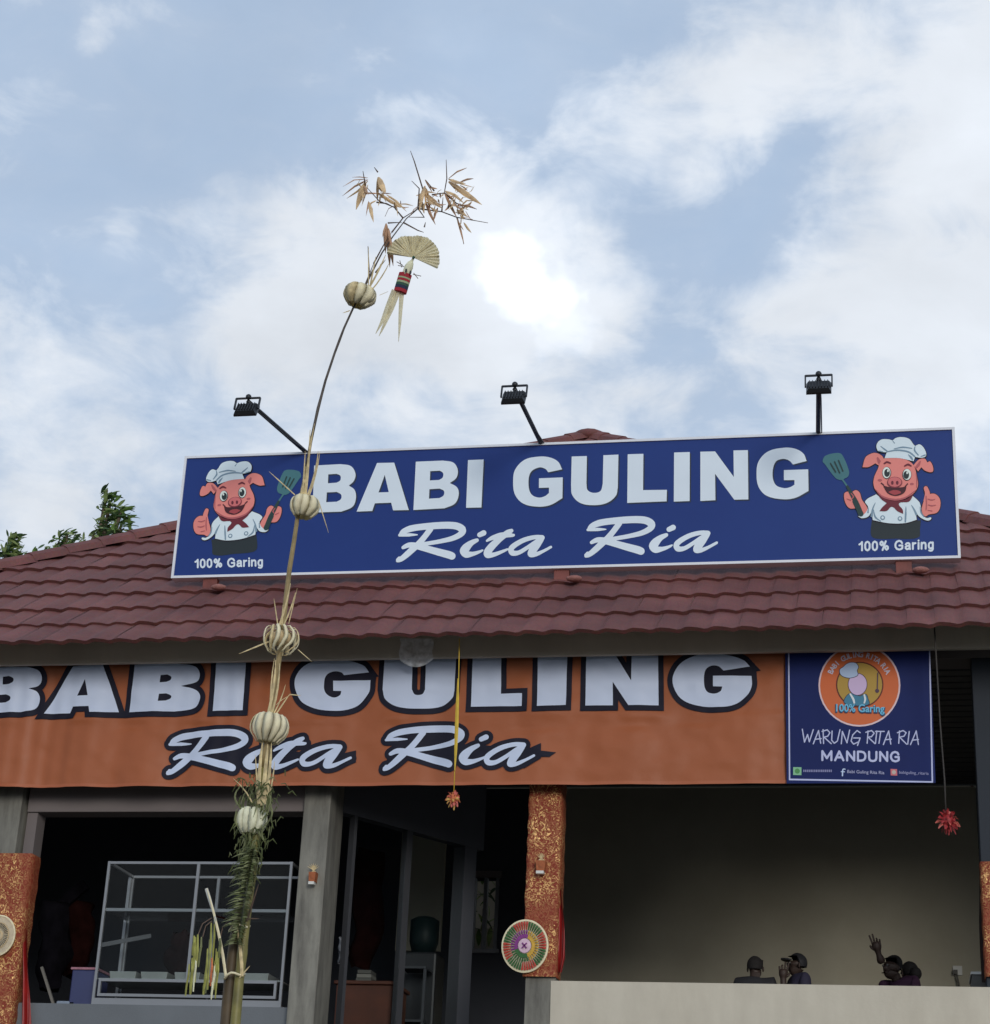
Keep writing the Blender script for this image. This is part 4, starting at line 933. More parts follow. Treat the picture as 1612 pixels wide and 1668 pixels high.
# lettering round the ring
txt = 'BABI GULING RITA RIA'; n = len(txt)
for i, ch in enumerate(txt):
    if ch == ' ': continue
    a_ = radians(205+(335-205)*i/(n-1)); c_ = Vector((795+505*cos(a_), 655+(-1)*-480*sin(a_)))
    vs, fs = text_mesh(ch, .03); xm = (min(v.x for v in vs)+max(v.x for v in vs))/2
    tx = Vector((-sin(a_), cos(a_))); ux = Vector((cos(a_), sin(a_))); mb = MB()
    for v in vs:
        q = c_+tx*(v.x-xm)*105+ux*(v.y*120-30); w = PO.w(h7(q)); mb.v.append(Vector((w.x, YP-.0012*4, w.y)))
    mb.f = fs; mb.build('ring_letter', ink(176, 172, 196, KB), pos_)
lay_text(PO, 'emblem_slogan', ink(30, 60, 96, KB), pos_, '100% Garing', h7((405, 1115)), h7((1225, 1128)), 13.5, off=.05, level=8, eps=.0012)
lay_text(PO, 'emblem_slogan', ink(92, 160, 200, KB), pos_, '100% Garing', h7((418, 1100)), h7((1212, 1112)), 12, off=.02, level=9, eps=.0012)
# hand drawn line: WARUNG RITA RIA
h3 = T((1290, 1170), 7.009)
W = [[(115,125),(140,272),(175,185),(195,268),(240,130)], [(240,292),(300,140),(325,285)], [(262,240),(330,232)], [(352,130),(358,288)], [(340,150),(400,132),(430,165),(405,205),(362,215),(445,290)], [(455,145),(450,250),(480,285),(515,260),(545,130)], [(560,290),(572,150),(625,280),(655,135)],
     [(775,165),(740,140),(690,190),(672,260),(700,295),(755,270)], [(700,225),(775,225),(745,310)], [(865,145),(855,285)], [(840,160),(905,140),(935,170),(905,210),(865,215),(945,290)], [(965,145),(950,285)], [(950,150),(1050,150)], [(1010,150),(990,285)], [(1040,300),(1100,145),(1125,295)], [(1060,245),(1130,238)],
     [(1225,145),(1215,285)], [(1200,165),(1265,140),(1300,165),(1275,205),(1225,215),(1305,295)], [(1335,150),(1318,295)], [(1350,300),(1415,145),(1440,300)], [(1370,250),(1440,242)]]
polys = []
for g in W: polys += stroke([(*h3(p), .95) for p in g], smooth=False)
PO.lay('hand_lettering', pw, pos_, polys, level=2, eps=.0012)
lay_strokes(PO, 'bold_lettering', pw, pos_, 'MANDUNG', (1339, 1238), (1463.5, 1239.8), 14.5, .12, 2, .0012, .38)
lay_text(PO, 'page_name', ink(140, 142, 180, KB), pos_, 'Babi Guling Rita Ria', (1379.5, 1259), (1440, 1261), 5, off=.01, level=2, eps=.0012)
lay_text(PO, 'account_name', ink(120, 122, 165, KB), pos_, 'babiguling_ritaria', (1464, 1260), (1512, 1262), 4.6, off=.01, level=2, eps=.0012)
rs = random.Random(3); polys = []; x = 1308.
while x < 1354: w_ = rs.uniform(1.6, 2.6); polys.append([Vector((x, 1253.6)), Vector((x+w_, 1253.7)), Vector((x+w_, 1257.6)), Vector((x, 1257.5))]); x += w_+.9
PO.lay('small_print', ink(110, 112, 155, KB), pos_, polys, level=2, eps=.0012)
PO.lay('green_icon', ink(112, 160, 132, KB), pos_, [smooth_path([(1291.5,1249.5),(1305,1249.8),(1305,1262.6),(1291.5,1262.3)])], level=2, eps=.0012)
PO.lay('green_icon', ink(66, 120, 74, KB), pos_, [disc((1298.3, 1256), 4.2)], level=3, eps=.0012)
polys = stroke([(1376, 1253, .9), (1373.6, 1252.6, .9), (1372.2, 1255, 1.1), (1371.8, 1263.5, 1.1)])+stroke([(1369.8, 1257, .8), (1375, 1257.2, .8)])
PO.lay('letter_icon', ink(160, 175, 215, KB), pos_, polys, level=2, eps=.0012)
PO.lay('camera_icon', ink(172, 92, 104, KB), pos_, [[Vector(p) for p in ((1450,1252.4),(1460.6,1252.8),(1461,1263.4),(1450.4,1263))]], level=2, eps=.0012)
PO.lay('camera_icon', ink(160, 150, 150, KB), pos_, [disc((1455.5, 1257.9), 3.4)], level=3, eps=.0012)

# ================================================================== plastic film on the beam
mb = MB(); n = 10
for j in range(n+1):
    for i in range(n+1):
        u, v = i/n, j/n; px = 651+54*u+1.5*sin(v*7); bot = 1088-6*(2*u-1)**2*2-3*u; py = 1040+(bot-1040)*v
        q = at(px, py, 14.655-.015*mnoise.noise(Vector((u*3, v*3, 0)))); mb.v.append(q)
for j in range(n):
    for i in range(n): a_ = j*(n+1)+i; mb.f.append((a_, a_+1, a_+n+2, a_+n+1))
tag(mb.build('plastic_bag', M['film'], smooth=True), 'cloudy scrap of clear plastic stuck to the beam above the letter U', 'plastic bag')

# ================================================================== hanging flower ornaments
def flower(pxs, Yd, center, rpx, label, mats_, strand, rr, upper=None):
    top = at(*pxs[0], Yd); t = empty('flower_hanging', at(*center, Yd), label, 'hanging ornament', 'flower balls hung from the eave')
    pts = [at(*p, Yd) for p in pxs]
    MB().tube(pts, rr, 6).build('cord', strand, t, smooth=True)
    c = at(*center, Yd); rad = rpx*Yd/3300
    MB().ball(c, rad*.55, 10, 7, (1, 1, 1.2)).build('core', mats_[0], t, smooth=True)
    rr_ = random.Random(int(center[0]))
    for i in range(34):
        th = acos(1-2*(i+.5)/34); ph = i*2.4; d = Vector((sin(th)*cos(ph), sin(th)*sin(ph), cos(th)*1.2))
        p = c+d*rad*.5; q = c+d*rad*rr_.uniform(.85, 1.15)+Vector((0, 0, -rad*.15)); m_ = p.lerp(q, .5)+Vector((0, 0, rad*.12))
        MB().ribbon([p, m_, q], [rad*.25, rad*.42, rad*.10], Vector((rr_.uniform(-1, 1), rr_.uniform(-1, 1), rr_.uniform(-1, 1))), .002).build('petal', rr_.choice(mats_), t)
    return t
t = flower([(748, 1040), (747, 1100), (745, 1180), (741, 1240), (739, 1292)], 14.42, (738, 1301), 13.5, 'pink orange flower ball on a yellow ribbon in front of the orange banner', [M['petal_o'], M['petal_y'], M['petal_p']], M['yellow'], .004)
MB().ribbon([at(746, 1105, 14.41), at(745, 1140, 14.41), at(743.5, 1185, 14.41), at(742, 1225, 14.41), at(740.5, 1255, 14.41)], [.012, .024, .030, .022, .008], (0, -1, 0), .002).build('ribbon', M['yellow'], t)
flower([(1521.5, 1022), (1525, 1080), (1531, 1180), (1538, 1270), (1540, 1320)], 14.42, (1543, 1337), 18.5, 'red flower ball on a dark string at the right of the blue poster', [M['petal_r'], M['petal_r'], M['petal_r'], M['petal_p']], M['string'], .006)

# ================================================================== brocade covered columns
def wrap(px0, px1, pt, pbot, Yf, depth, label, refy=1450):
    x0_ = at(px0, refy, Yf).x; x1_ = at(px1, refy, Yf).x; z1_ = at((px0+px1)/2, pt, Yf).z; z0_ = at((px0+px1)/2, pbot, Yf).z
    t = empty('column_cloth', ((x0_+x1_)/2, Yf, z0_), label, 'cloth', 'gold printed red cloths wrapped round the columns')
    mb = MB(); n = 60; ring = [(x0_, Yf+depth), (x0_, Yf+depth*.5), (x0_, Yf)]+[(x0_+(x1_-x0_)*k/8, Yf) for k in range(1, 8)]+[(x1_, Yf), (x1_, Yf+depth*.5), (x1_, Yf+depth)]
    m = len(ring); cx_ = (x0_+x1_)/2; cy_ = Yf+depth/2
    for j in range(n+1):
        z = z0_+(z1_-z0_)*j/n
        for i, (x, y_) in enumerate(ring):
            k = .010+.006*mnoise.noise(Vector((x*9, y_*9, z*7)))+.003*sin(z*40+3*mnoise.noise(Vector((x*4, 0, z*2))))
            d = Vector((x-cx_, y_-cy_, 0)).normalized(); mb.v.append(Vector((x, y_, z))+d*(k+.008))
    for j in range(n):
        for i in range(m-1): a_ = j*m+i; mb.f.append((a_, a_+1, a_+m+1, a_+m))
    o = mb.build('cloth_front', M['brocade'], t, smooth=True)
    return t, x0_, x1_, z0_, z1_
def drape(t, px, w, pt, pb_, Yf, flare):
    mb = MB(); n = 30; k = 8
    for j in range(n+1):
        v = j/n; py = pt+(pb_-pt)*v
        for i in range(k+1):
            u = i/k; ww = w*(.25+.5*v+flare*v**3+.12*sin(v*11))*(1-.6*max(0, (v-.9)/.1)); x = at(px, py, Yf).x+ww*u
            mb.v.append(Vector((x, Yf+.02+.025*sin(u*8+v*5)+.01*u, at(px, py, Yf).z)))
    for j in range(n):
        for i in range(k): a_ = j*(k+1)+i; mb.f.append((a_, a_+1, a_+k+2, a_+k+1))
    mb.build('satin_drape', M['drape'], t, smooth=True)
t, *_ = wrap(859, 907, 1270, 1591, YC-.02, .22, 'gold printed red cloth on the middle column with a red satin drape', 1450)
drape(t, 909, .058, 1345, 1583, YC+.03, .22)
t, *_ = wrap(-25, 35, 1390, 1720, YC-.02, .17, 'wide gold printed red cloth on the column at the left edge', 1500)
drape(t, 36, .07, 1395, 1720, YC+.03, .5)
t, *_ = wrap(1604, 1650, 1404, 1591, YC-.02, .22, 'strip of gold printed red cloth at the right edge above the half wall', 1500)
# curtain edge on that column
mb = MB(); n = 24
for j in range(n+1):
    v = j/n; py = 1335+(1600-1335)*v
    xo = [1594, 1596, 1597, 1598, 1601, 1606][min(5, int(v*5.99))]; xo = 1594+2*sin(v*5)*v+11*max(0, v-.62)**1.2*2
    a_ = at(xo, py, YC+.24); b_ = at(1612, py, YC+.24); mb.v += [a_, Vector((a_.x+.08, a_.y+.02, a_.z)), Vector((a_.x+.4, a_.y, a_.z))]
for j in range(n):
    for i in range(2): a_ = j*3+i; mb.f.append((a_, a_+1, a_+4, a_+3))
tag(mb.build('dark_curtain', mat('dark_brown_curtain', (.03, .015, .012), .8), smooth=True), 'dark narrow curtain behind the right edge column cloth', 'curtain')

# ================================================================== round woven fans
def round_fan(c, rpx, Y, label, cfg, tilt=0.):
    C = at(*c, Y); rad = rpx*Y/3330
    t = empty('round_fan', C, label, 'woven fan', 'round woven palm leaf fans on the columns')
    Rm = Matrix.Rotation(radians(tilt), 3, 'Z')
    def P(r, a_, lift): return C+Rm @ Vector((r*rad*cos(a_)*.90, -lift, r*rad*sin(a_)))
    def ringm(r0, r1, l0, l1, n=64, a0=0, a1=2*pi, th=.006):
        mb = MB()
        for i in range(n+1):
            a_ = a0+(a1-a0)*i/n; mb.v += [P(r0, a_, l0), P(r1, a_, l1), P(r1, a_, l1-th), P(r0, a_, l0-th)]
        for i in range(n):
            for j in range(4): mb.f.append((4*i+j, 4*i+4+j, 4*i+4+(j+1) % 4, 4*i+(j+1) % 4))
        return mb
    ringm(0.02, 1.0, .012, .006).build('woven_disc', M['fan'], t)
    ringm(.93, 1.0, .014, .010).build('rim', M['straw'], t)
    for (nm, r0, r1, n, cols, frac, lift) in cfg['rays']:
        for i in range(n):
            a_ = 2*pi*i/n; cc = cols(i/n, i)
            if cc is None: continue
            w_ = 2*pi/n*frac; mb = MB(); am = a_+w_/2
            mb.add([P(r0, a_+w_*.2, lift), P(r0, a_+w_*.8, lift), P(r1*.96, a_+w_, lift+.004), P(r1, am, lift+.004), P(r1*.96, a_, lift+.004), P((r0+r1)/2, am, lift+.010)], [(0,1,5),(1,2,5),(2,3,5),(3,4,5),(4,0,5)])
            mb.build(nm, cc, t)
    for (nm, r0, r1, a0, a1, m_) in cfg['rings']: ringm(r0, r1, .020, .018, 24, radians(a0), radians(a1)).build(nm, m_, t)
    if cfg.get('hub'):
        ringm(.01, .27, .030, .024, 24).build('hub', cfg['hub'], t)
        for a_ in (45, 135): MB().bar(P(.14, radians(a_), .034), P(.14, radians(a_+180), .034), .010, .006, up=(0, 1, 0)).build('cross_stitch', cfg['cross'], t)
Cm = lambda n_, r, g, b: mat(n_, (r, g, b), .7, var=.15, vscale=40)
fr, fg, fk, fp, fy, fw_ = Cm('red_leaf_dye', .45, .05, .03), Cm('green_leaf_dye', .03, .12, .03), Cm('dark_leaf_dye', .015, .03, .015), Cm('purple_dye', .20, .03, .20), Cm('yellow_dye', .55, .33, .04), Cm('pink_paper', .66, .46, .56)
def c_out(u, i): return [fr, fg, fr, fg, fr, fg, fr, fg][int(((u+.04) % 1)*8)]
def c_in(u, i):
    a_ = u*360
    return fy if (a_ < 70 or a_ > 290) else fp if a_ < 200 else fg
round_fan((855, 1541), 45, YC-.06, 'round fan with red and green rays hung on the middle column cloth', dict(
    rays=[('dyed_ray', .60, .93, 48, c_out, .80, .014), ('inner_ray', .40, .60, 32, c_in, .7, .016)], rings=[('dyed_band', .30, .44, -70, 70, fy), ('dyed_band', .30, .44, 71, 200, fp), ('dyed_band', .30, .44, 201, 289, fg)], hub=fw_, cross=fp))
round_fan((-3, 1524), 37, YC-.08, 'plain straw round fan cut by the left edge of the photo', dict(
    rays=[('dark_ray', .34, .62, 40, lambda u, i: fk, .35, .014)], rings=[('woven_band', .22, .30, 0, 360, M['straw_dark']), ('woven_band', .62, .655, 0, 360, M['straw_dark'])]))

# ================================================================== small offerings on the columns
M['pouch'] = mat('orange_paper', (.34, .10, .035), .8, var=.25, vscale=40)
def offering(c, Y, label, body, wpx, hpx, tip):
    C = at(*c, Y); k = Y/3320; t = empty('offering_holder', C, label, 'offering', 'small offering holders pinned to the columns')
    w_, h_ = wpx*k, hpx*k
    mb = MB(); mb.add([C+Vector((x*w_/2*q, y_*.035-.02, z)) for z, q in ((-h_/2, .8), (h_/2, 1)) for x, y_ in ((-1,-1),(1,-1),(1,1),(-1,1))], [(3,2,1,0),(4,5,6,7),(0,1,5,4),(1,2,6,5),(2,3,7,6),(3,0,4,7)]); mb.build('pouch', body, t)
    MB().box(C+Vector((-w_*.42, -.062, -h_/2-5*k)), C+Vector((w_*.35, -.01, -h_/2-.0005))).build('paper_foot', M['socket'], t)
    for i in range(7):
        a_ = radians(40+100*i/6); b0 = C+Vector(((i-3)*w_*.12, -.02, h_/2)); MB().ribbon([b0, b0+Vector((cos(a_), -.15, sin(a_)))*tip*k*.6, b0+Vector((cos(a_)*1.15, -.3, sin(a_)*.9))*tip*k], [.008, .010, .002], (0, -1, 0), .001).build('leaf_spike', M['straw2'], t)
offering((511, 1430), YC-.02, 'small orange offering pouch with straw spikes on the bare concrete column', M['pouch'], 13, 17, 17)
offering((882, 1412), YC-.05, 'small offering pouch on the gold printed cloth of the middle column', M['pouch'], 17, 18, 15)
# ================================================================== display case
YD = 15.14
def cp(px, py, Y=YD): return at(px, py, Y)
tl, tr_, br_, bl_ = cp(177, 1402), cp(478, 1404), cp(456, 1636), cp(148, 1632)
cx0, cx1 = (tl.x+bl_.x)/2, (tr_.x+br_.x)/2; cz1 = (tl.z+tr_.z)/2; cz0 = ZS
case = empty('display_case', ((cx0+cx1)/2, YD, cz0), 'glass food display case with grey aluminium frame on the counter of the left bay', 'display case')
DEP = .55; G = M['grey_frame']; tw = .021
for X in (cx0, cx1-tw):
    for Y in (YD, YD+DEP): MB().box((X, Y, cz0), (X+tw, Y+tw, cz1)).build('upright', G, case)
for Z in (cz0+.035, cz1-tw):
    for Y in (YD, YD+DEP): MB().box((cx0+tw, Y+.001, Z-(.035 if Z < cz1-.1 else 0)), (cx1-tw, Y+tw-.001, Z+tw-.001)).build('rail', G, case)
for Z in (cz0, cz1-tw):
    for X in (cx0, cx1-tw): MB().box((X+.001, YD+tw, Z), (X+tw-.001, YD+DEP, Z+tw-.001)).build('side_rail', G, case)
xm_ = cp(316, 1480).x; MB().box((xm_-.012, YD+.002, cz0+.20), (xm_+.012, YD+.02, cz1-tw)).build('mullion', G, case)
zz = cp(316, 1481.5).z; MB().box((cx0+tw, YD+.02, zz-.012), (cx1-tw, YD+.045, zz+.012)).build('shelf_rail', G, case)
MB().box((cx0+tw, YD+.05, zz-.004), (cx1-tw, YD+DEP-.05, zz+.004)).build('glass_shelf', M['glass'], case)
for px in (211, 356): 
    q = cp(px, 1440, YD+DEP-.02); MB().box((q.x-.012, YD+DEP-.03, cz0+.05), (q.x+.012, YD+DEP-.005, cz1-tw)).build('rear_mullion', G, case)
za, zb_ = cp(305, 1598).z, cp(305, 1622.5).z
for Z in (za, zb_): MB().box((cx0+.045, YD-.012, Z-.011), (cx1-.045, YD+.012, Z+.011)).build('drawer_rail', G, case)
for X in (cx0+.045, cx1-.065): MB().box((X, YD-.0115, zb_+.011), (X+.02, YD+.0115, za-.011)).build('drawer_stile', G, case)
MB().box((cx0+tw, YD+.008, cz0+.20), (cx1-tw, YD+.012, cz1-tw)).build('front_glass', M['glass'], case)
MB().box((cx0+tw, YD+.03, za+.012), (cx1-tw, YD+DEP-.02, za+.02)).build('tray_deck', M['pan'], case)
for i, (a_, b_) in enumerate(((178, 222), (229, 273), (284, 326), (340, 384), (394, 438))):
    q0 = cp(a_, 1588, YD+.1); q1 = cp(b_, 1588, YD+.1)
    tg = tag(MB().add([Vector((X, Y, Z)) for X, Y, Z in ((q0.x+.01, YD+.1, za+.021), (q1.x-.01, YD+.1, za+.021), (q1.x-.01, YD+.4, za+.021), (q0.x+.01, YD+.4, za+.021), (q0.x, YD+.09, za+.085), (q1.x, YD+.09, za+.085), (q1.x, YD+.41, za+.085), (q0.x, YD+.41, za+.085))], [(3,2,1,0),(0,1,5,4),(1,2,6,5),(2,3,7,6),(3,0,4,7),(4,5,6,7)]).build('food_pan', M['pan'], bevel=.004),
        ['leftmost steel food pan in the display case', 'second steel food pan from the left in the display case', 'steel food pan left of the bamboo pole in the display case', 'steel food pan half hidden by the bamboo pole in the display case', 'rightmost steel food pan in the display case'][i], 'food pan', 'steel food pans in the display case')
a_ = cp(160, 1540, YD+.25); b_ = cp(246, 1524, YD+.25)  # solid bar stands in for a slanted reflection on the case glass
tag(MB().bar(a_, b_, .035, .006, up=(0, 1, 0)).build('reflection_strip', mat('dull_reflection_tone', (.09, .093, .098), .6)), 'dull slanted strip added as a glass reflection in the left half of the display case', 'strip')
# stuff behind the case
q0 = cp(118, 1579, 15.3); q1 = cp(150, 1635, 15.3)
cr = empty('storage_crate', (q0.x, 15.3, ZS), 'blue plastic storage crate left of the display case', 'crate')
MB().box((q0.x, 15.3, ZS), (q0.x+.2, 15.6, q0.z)).build('tub', M['crate'], cr, bevel=.01); MB().box((q0.x-.01, 15.29, q0.z+.0005), (q0.x+.21, 15.61, q0.z+.018)).build('lid', Cm('pink_plastic', .35, .16, .2), cr)
q = cp(97, 1620, 15.35); thing_box('folded_cloth', (q.x, 15.3, ZS), (q.x+.16, 15.5, ZS+.05), mat('pale_blue_cloth', (.22, .27, .34), .8), 'pale folded cloth on the counter beside the blue crate', 'cloth')
a_ = cp(68, 1575, 15.4); b_ = cp(92, 1622, 15.4)
tag(MB().bar(a_, Vector((b_.x, b_.y, ZS)), .02).build('leaning_stick', M['book']), 'thin pale stick leaning on the counter at the far left', 'stick')
# hanging dark red fabrics and clutter inside the left bay
rc = random.Random(11)
def bundle(px, py, Y, w_, h_, m_, label, name='fabric_bundle', cat='fabric'):
    c = at(px, py, Y); mb = MB(); n = 14; k = 16; ph = px*.37
    for j in range(k+1):
        v = j/k
        for i in range(n):
            a_ = 2*pi*i/n; rr_ = (.62+.38*sin(pi*min(1, v*.85+.15)))*(1+.55*mnoise.noise(Vector((cos(a_)*1.6+ph, v*4.2, sin(a_)*1.6))))+.12*sin(a_*5+v*3)
            mb.v.append(c+Vector((w_*rr_*cos(a_)+w_*.5*mnoise.noise(Vector((v*2.5, ph, 1))), .10*rr_*sin(a_), h_*(.5-v)+.05*mnoise.noise(Vector((a_, v*3, ph))))))
    for j in range(k):
        for i in range(n): a0 = j*n+i; a1 = j*n+(i+1) % n; mb.f.append((a0, a1, a1+n, a0+n))
    mb.f += [tuple(range(n)), tuple(k*n+i for i in reversed(range(n)))]
    tag(mb.build(name, m_, smooth=True), label, cat)
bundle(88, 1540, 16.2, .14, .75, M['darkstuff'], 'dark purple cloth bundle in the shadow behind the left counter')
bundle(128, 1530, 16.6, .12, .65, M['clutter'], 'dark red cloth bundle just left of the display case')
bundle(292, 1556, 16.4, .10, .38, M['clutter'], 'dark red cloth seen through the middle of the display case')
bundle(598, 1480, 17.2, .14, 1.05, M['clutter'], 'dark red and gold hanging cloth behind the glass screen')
a_ = at(105, 1470, 16.5); b_ = at(140, 1440, 16.5)
tag(MB().bar(a_, b_, .05, .1).build('dark_board', M['darkstuff']), 'black tilted board above the clutter in the left bay', 'board')
# counter desk behind the entrance
d0 = at(549, 1597, 16.15); d1 = at(640, 1597, 16.15)
dk_ = empty('wooden_desk', ((d0.x+d1.x)/2, 16.2, FL), 'reddish brown wooden desk behind the glass screen', 'desk')
MB().box((d0.x, 16.15, FL), (d1.x, 16.17, d0.z-.03)).build('front_panel', M['wood'], dk_); MB().box((d0.x-.02, 16.12, d0.z-.03), (d1.x+.02, 16.7, d0.z)).build('desk_top', M['wood'], dk_, bevel=.005)
MB().box((d0.x, 16.17, FL), (d0.x+.02, 16.65, d0.z-.03)).build('side_panel', M['wood'], dk_); MB().box((d1.x-.02, 16.17, FL), (d1.x, 16.65, d0.z-.03)).build('side_panel', M['wood'], dk_)
q = at(582, 1590, 16.25)
for i, nm in enumerate(('lowest book of the stack on the wooden desk', 'middle book of the stack on the wooden desk', 'top book of the stack on the wooden desk')):
    thing_box('book', (q.x+.006*i, 16.2, d0.z+.001+.034*i), (q.x+.135-.004*i, 16.38, d0.z+.032+.034*i), [M['box'], M['book'], M['box']][i], nm, 'book', .003)
q = at(560, 1545, 16.3); bundle(560, 1548, 16.4, .035, .2, M['wrap_grey'], 'pale grey wrapped bundle beside the concrete column above the desk', 'wrapped_bundle', 'bundle')
# water dispenser and white cabinet behind the second pane
q = at(690, 1525, 17.2); wd = empty('water_dispenser', (q.x, q.y, FL), 'dark water dispenser with a teal bottle behind the right glass pane', 'water dispenser')
MB().box((q.x-.16, 17.05, FL), (q.x+.16, 17.4, q.z-.16)).build('cabinet', M['black'], wd, bevel=.02); MB().tube([(q.x, 17.22, q.z-.158), (q.x, 17.22, q.z-.05), (q.x, 17.22, q.z+.14), (q.x, 17.22, q.z+.17)], [.10, .13, .13, .08], 18).build('bottle', M['disp'], wd, smooth=True)
q = at(655, 1577, 16.75); r_ = at(692, 1577, 16.75)
M['rack'] = mat('dim_rack_paint', (.07, .075, .085), .8, spec=.1)
cb = empty('white_rack', (q.x, 16.75, FL), 'dim white framed rack low behind the right glass pane', 'rack')
for X in (q.x, r_.x): MB().box((X-.012, 16.75, FL), (X+.012, 16.775, q.z)).build('rack_post', M['rack'], cb)
for Z in (q.z, q.z-.45): MB().box((q.x-.012, 16.74, Z), (r_.x+.012, 17.0, Z+.02)).build('rack_shelf', M['rack'], cb)
# inner partition, catches a little light behind the dispenser
p0 = at(668, 1410, 18.6); p1 = at(716, 1540, 18.6)
box('inner_partition', (p0.x-.1, 18.6, p1.z-.05), (p1.x, 18.66, zt), M['wall_in'], bld)
# ================================================================== right bay: people, socket, box
def skin_mesh(name, verts, edges, m, parent, sub=2):
    me = bpy.data.meshes.new(name); w = wloc(parent); me.from_pydata([Vector(v[0])-w for v in verts], edges, []); me.update()
    o = bpy.data.objects.new(name, me); COL.objects.link(o); o.modifiers.new('skin', 'SKIN')
    for i, v in enumerate(verts):
        r_ = v[1] if isinstance(v[1], tuple) else (v[1], v[1]); me.skin_vertices[0].data[i].radius = r_
    me.skin_vertices[0].data[0].use_root = True
    sb = o.modifiers.new('sub', 'SUBSURF'); sb.levels = sub; sb.render_levels = sub
    bpy.context.view_layer.update(); dg = bpy.context.evaluated_depsgraph_get()
    me2 = bpy.data.meshes.new_from_object(o.evaluated_get(dg)); bpy.data.objects.remove(o); me2.name = name
    me2.materials.clear(); me2.materials.append(m)
    for p in me2.polygons: p.use_smooth = True
    o = bpy.data.objects.new(name, me2); COL.objects.link(o); o.parent = parent; return o
def person(headpx, Y, face, shirt, label, lean=0., raise_=None, cap=False, hairlen=0., scale=1., headtilt=0.):
    """seated person; head centre at photo pixel; face = unit direction the face looks to"""
    H = at(*headpx, Y); k = scale; fx = Vector(face).normalized(); sd = Vector((fx.y, -fx.x, 0))     # sd = person's right
    neck = H+Vector((-fx.x*.02-lean*.10, -fx.y*.02, -.095))*k
    chest = neck+Vector((-lean*.14, 0, -.145))*k; belly = chest+Vector((-lean*.05, 0, -.20))*k; hip = belly+Vector((0, 0, -.16))*k
    root = empty('person', (hip.x, hip.y, FL), label, 'person')
    V = [(hip, (.15*k, .12*k)), (belly, (.145*k, .11*k)), (chest, (.17*k, .115*k)), (neck+Vector((0, 0, -.035))*k, (.075*k, .070*k))]
    E_ = [(0, 1), (1, 2), (2, 3)]
    def addc(parent_i, pts):
        i0 = parent_i
        for p, r_ in pts: V.append((p, r_)); E_.append((i0, len(V)-1)); i0 = len(V)-1
        return i0
    for sg in (-1, 1):
        sh = chest+sd*sg*.17*k+Vector((0, 0, .10))*k
        if raise_ and sg == raise_[0]:
            hd = at(*raise_[1], Y-.1); el = sh.lerp(hd, .42)+Vector((-.05, 0, -.08))
            addc(2, [(sh, .065*k), (sh.lerp(el, .6), .055*k), (el, .046*k)])
        else:
            el = sh+Vector((0, 0, -.28))*k+sd*sg*.06*k; ha = el+fx*.22*k+Vector((0, 0, -.03))*k
            addc(2, [(sh, .068*k), (el, .046*k), (el.lerp(ha, .75), .038*k)])
        kn = hip+fx*.42*k+sd*sg*.13*k+Vector((0, 0, .02)); addc(0, [(hip+sd*sg*.09*k, .11*k), (kn, .072*k), (Vector((kn.x, kn.y, FL+.32)), .055*k), (Vector((kn.x, kn.y, FL+.07)), .045*k), (Vector((kn.x, kn.y, FL+.04))+fx*.15*k, .035*k)])
    clothes = skin_mesh('clothed_body', V, E_, shirt, root)
    # skin: neck, head, hands and forearm of the raised arm
    up_ = Vector((sin(headtilt)*sd.x, sin(headtilt)*sd.y, cos(headtilt)))
    V2 = [(neck+Vector((0, 0, -.05))*k, .052*k), (neck+Vector((0, 0, .03))*k, .05*k), (H-up_*.055*k+fx*.015*k, (.062*k, .072*k)), (H+up_*.01*k, (.072*k, .088*k)), (H+up_*.06*k, (.062*k, .075*k)),
          (H-up_*.10*k+fx*.05*k, .032*k), (H-up_*.02*k+fx*.098*k, .014*k)]
    E2_ = [(0, 1), (1, 2), (2, 3), (3, 4), (2, 5), (3, 6)]
    head = skin_mesh('head', V2, E2_, M['skin'], root)
    for sg in (-1, 1):
        MB().ball(H+sd*sg*.078*k-up_*.01*k, .02*k, 8, 6, (.5, .7, 1.4)).build('ear', M['skin'], head, smooth=True)
        MB().ball(H+sd*sg*.03*k+fx*.078*k+up_*.012*k, .012*k, 8, 6).build('eye', M['eye'], head, smooth=True)
    MB().tube([H-up_*.055*k+fx*.088*k+sd*.022*k, H-up_*.058*k+fx*.092*k, H-up_*.055*k+fx*.088*k-sd*.022*k], .005*k, 6).build('mouth', M['clutter'], head)
    # hair: cap of the skull plus length behind
    mb = MB(); c = H+up_*.02*k-fx*.012*k; nu, nv = 16, 9
    for i in range(nv+1):
        th = pi*.62*i/nv
        for j in range(nu):
            ph = 2*pi*j/nu; d = sd*sin(th)*cos(ph)*.080+fx*sin(th)*sin(ph)*(.094)+up_*cos(th)*.098
            if sin(ph) > .3: d = d*1+up_*max(0, th-.95)*.10
            mb.v.append(c+d*k*(1+.03*mnoise.noise(d*40)))
    for i in range(nv):
        for j in range(nu): a0 = i*nu+j; a1 = i*nu+(j+1) % nu; mb.f.append((a0, a0+nu, a1+nu, a1))
    o = mb.build('hair', M['cap'] if cap else M['hair'], root, smooth=True)
    if cap:
        mb = MB(); b0 = H+up_*.045*k+fx*.07*k
        for tt in (0, .012):
            for i in range(9):
                a_ = pi*i/8; mb.v.append(b0+sd*cos(a_)*.072*k+fx*sin(a_)*.085*k+up_*(sin(a_)*.012-tt)*k)
        mb.f += [tuple(range(9)), tuple(reversed(range(9, 18)))]+[(i, 9+i, 10+i, i+1) for i in range(8)]+[(8, 17, 9, 0)]; mb.build('cap_brim', M['cap'], root)
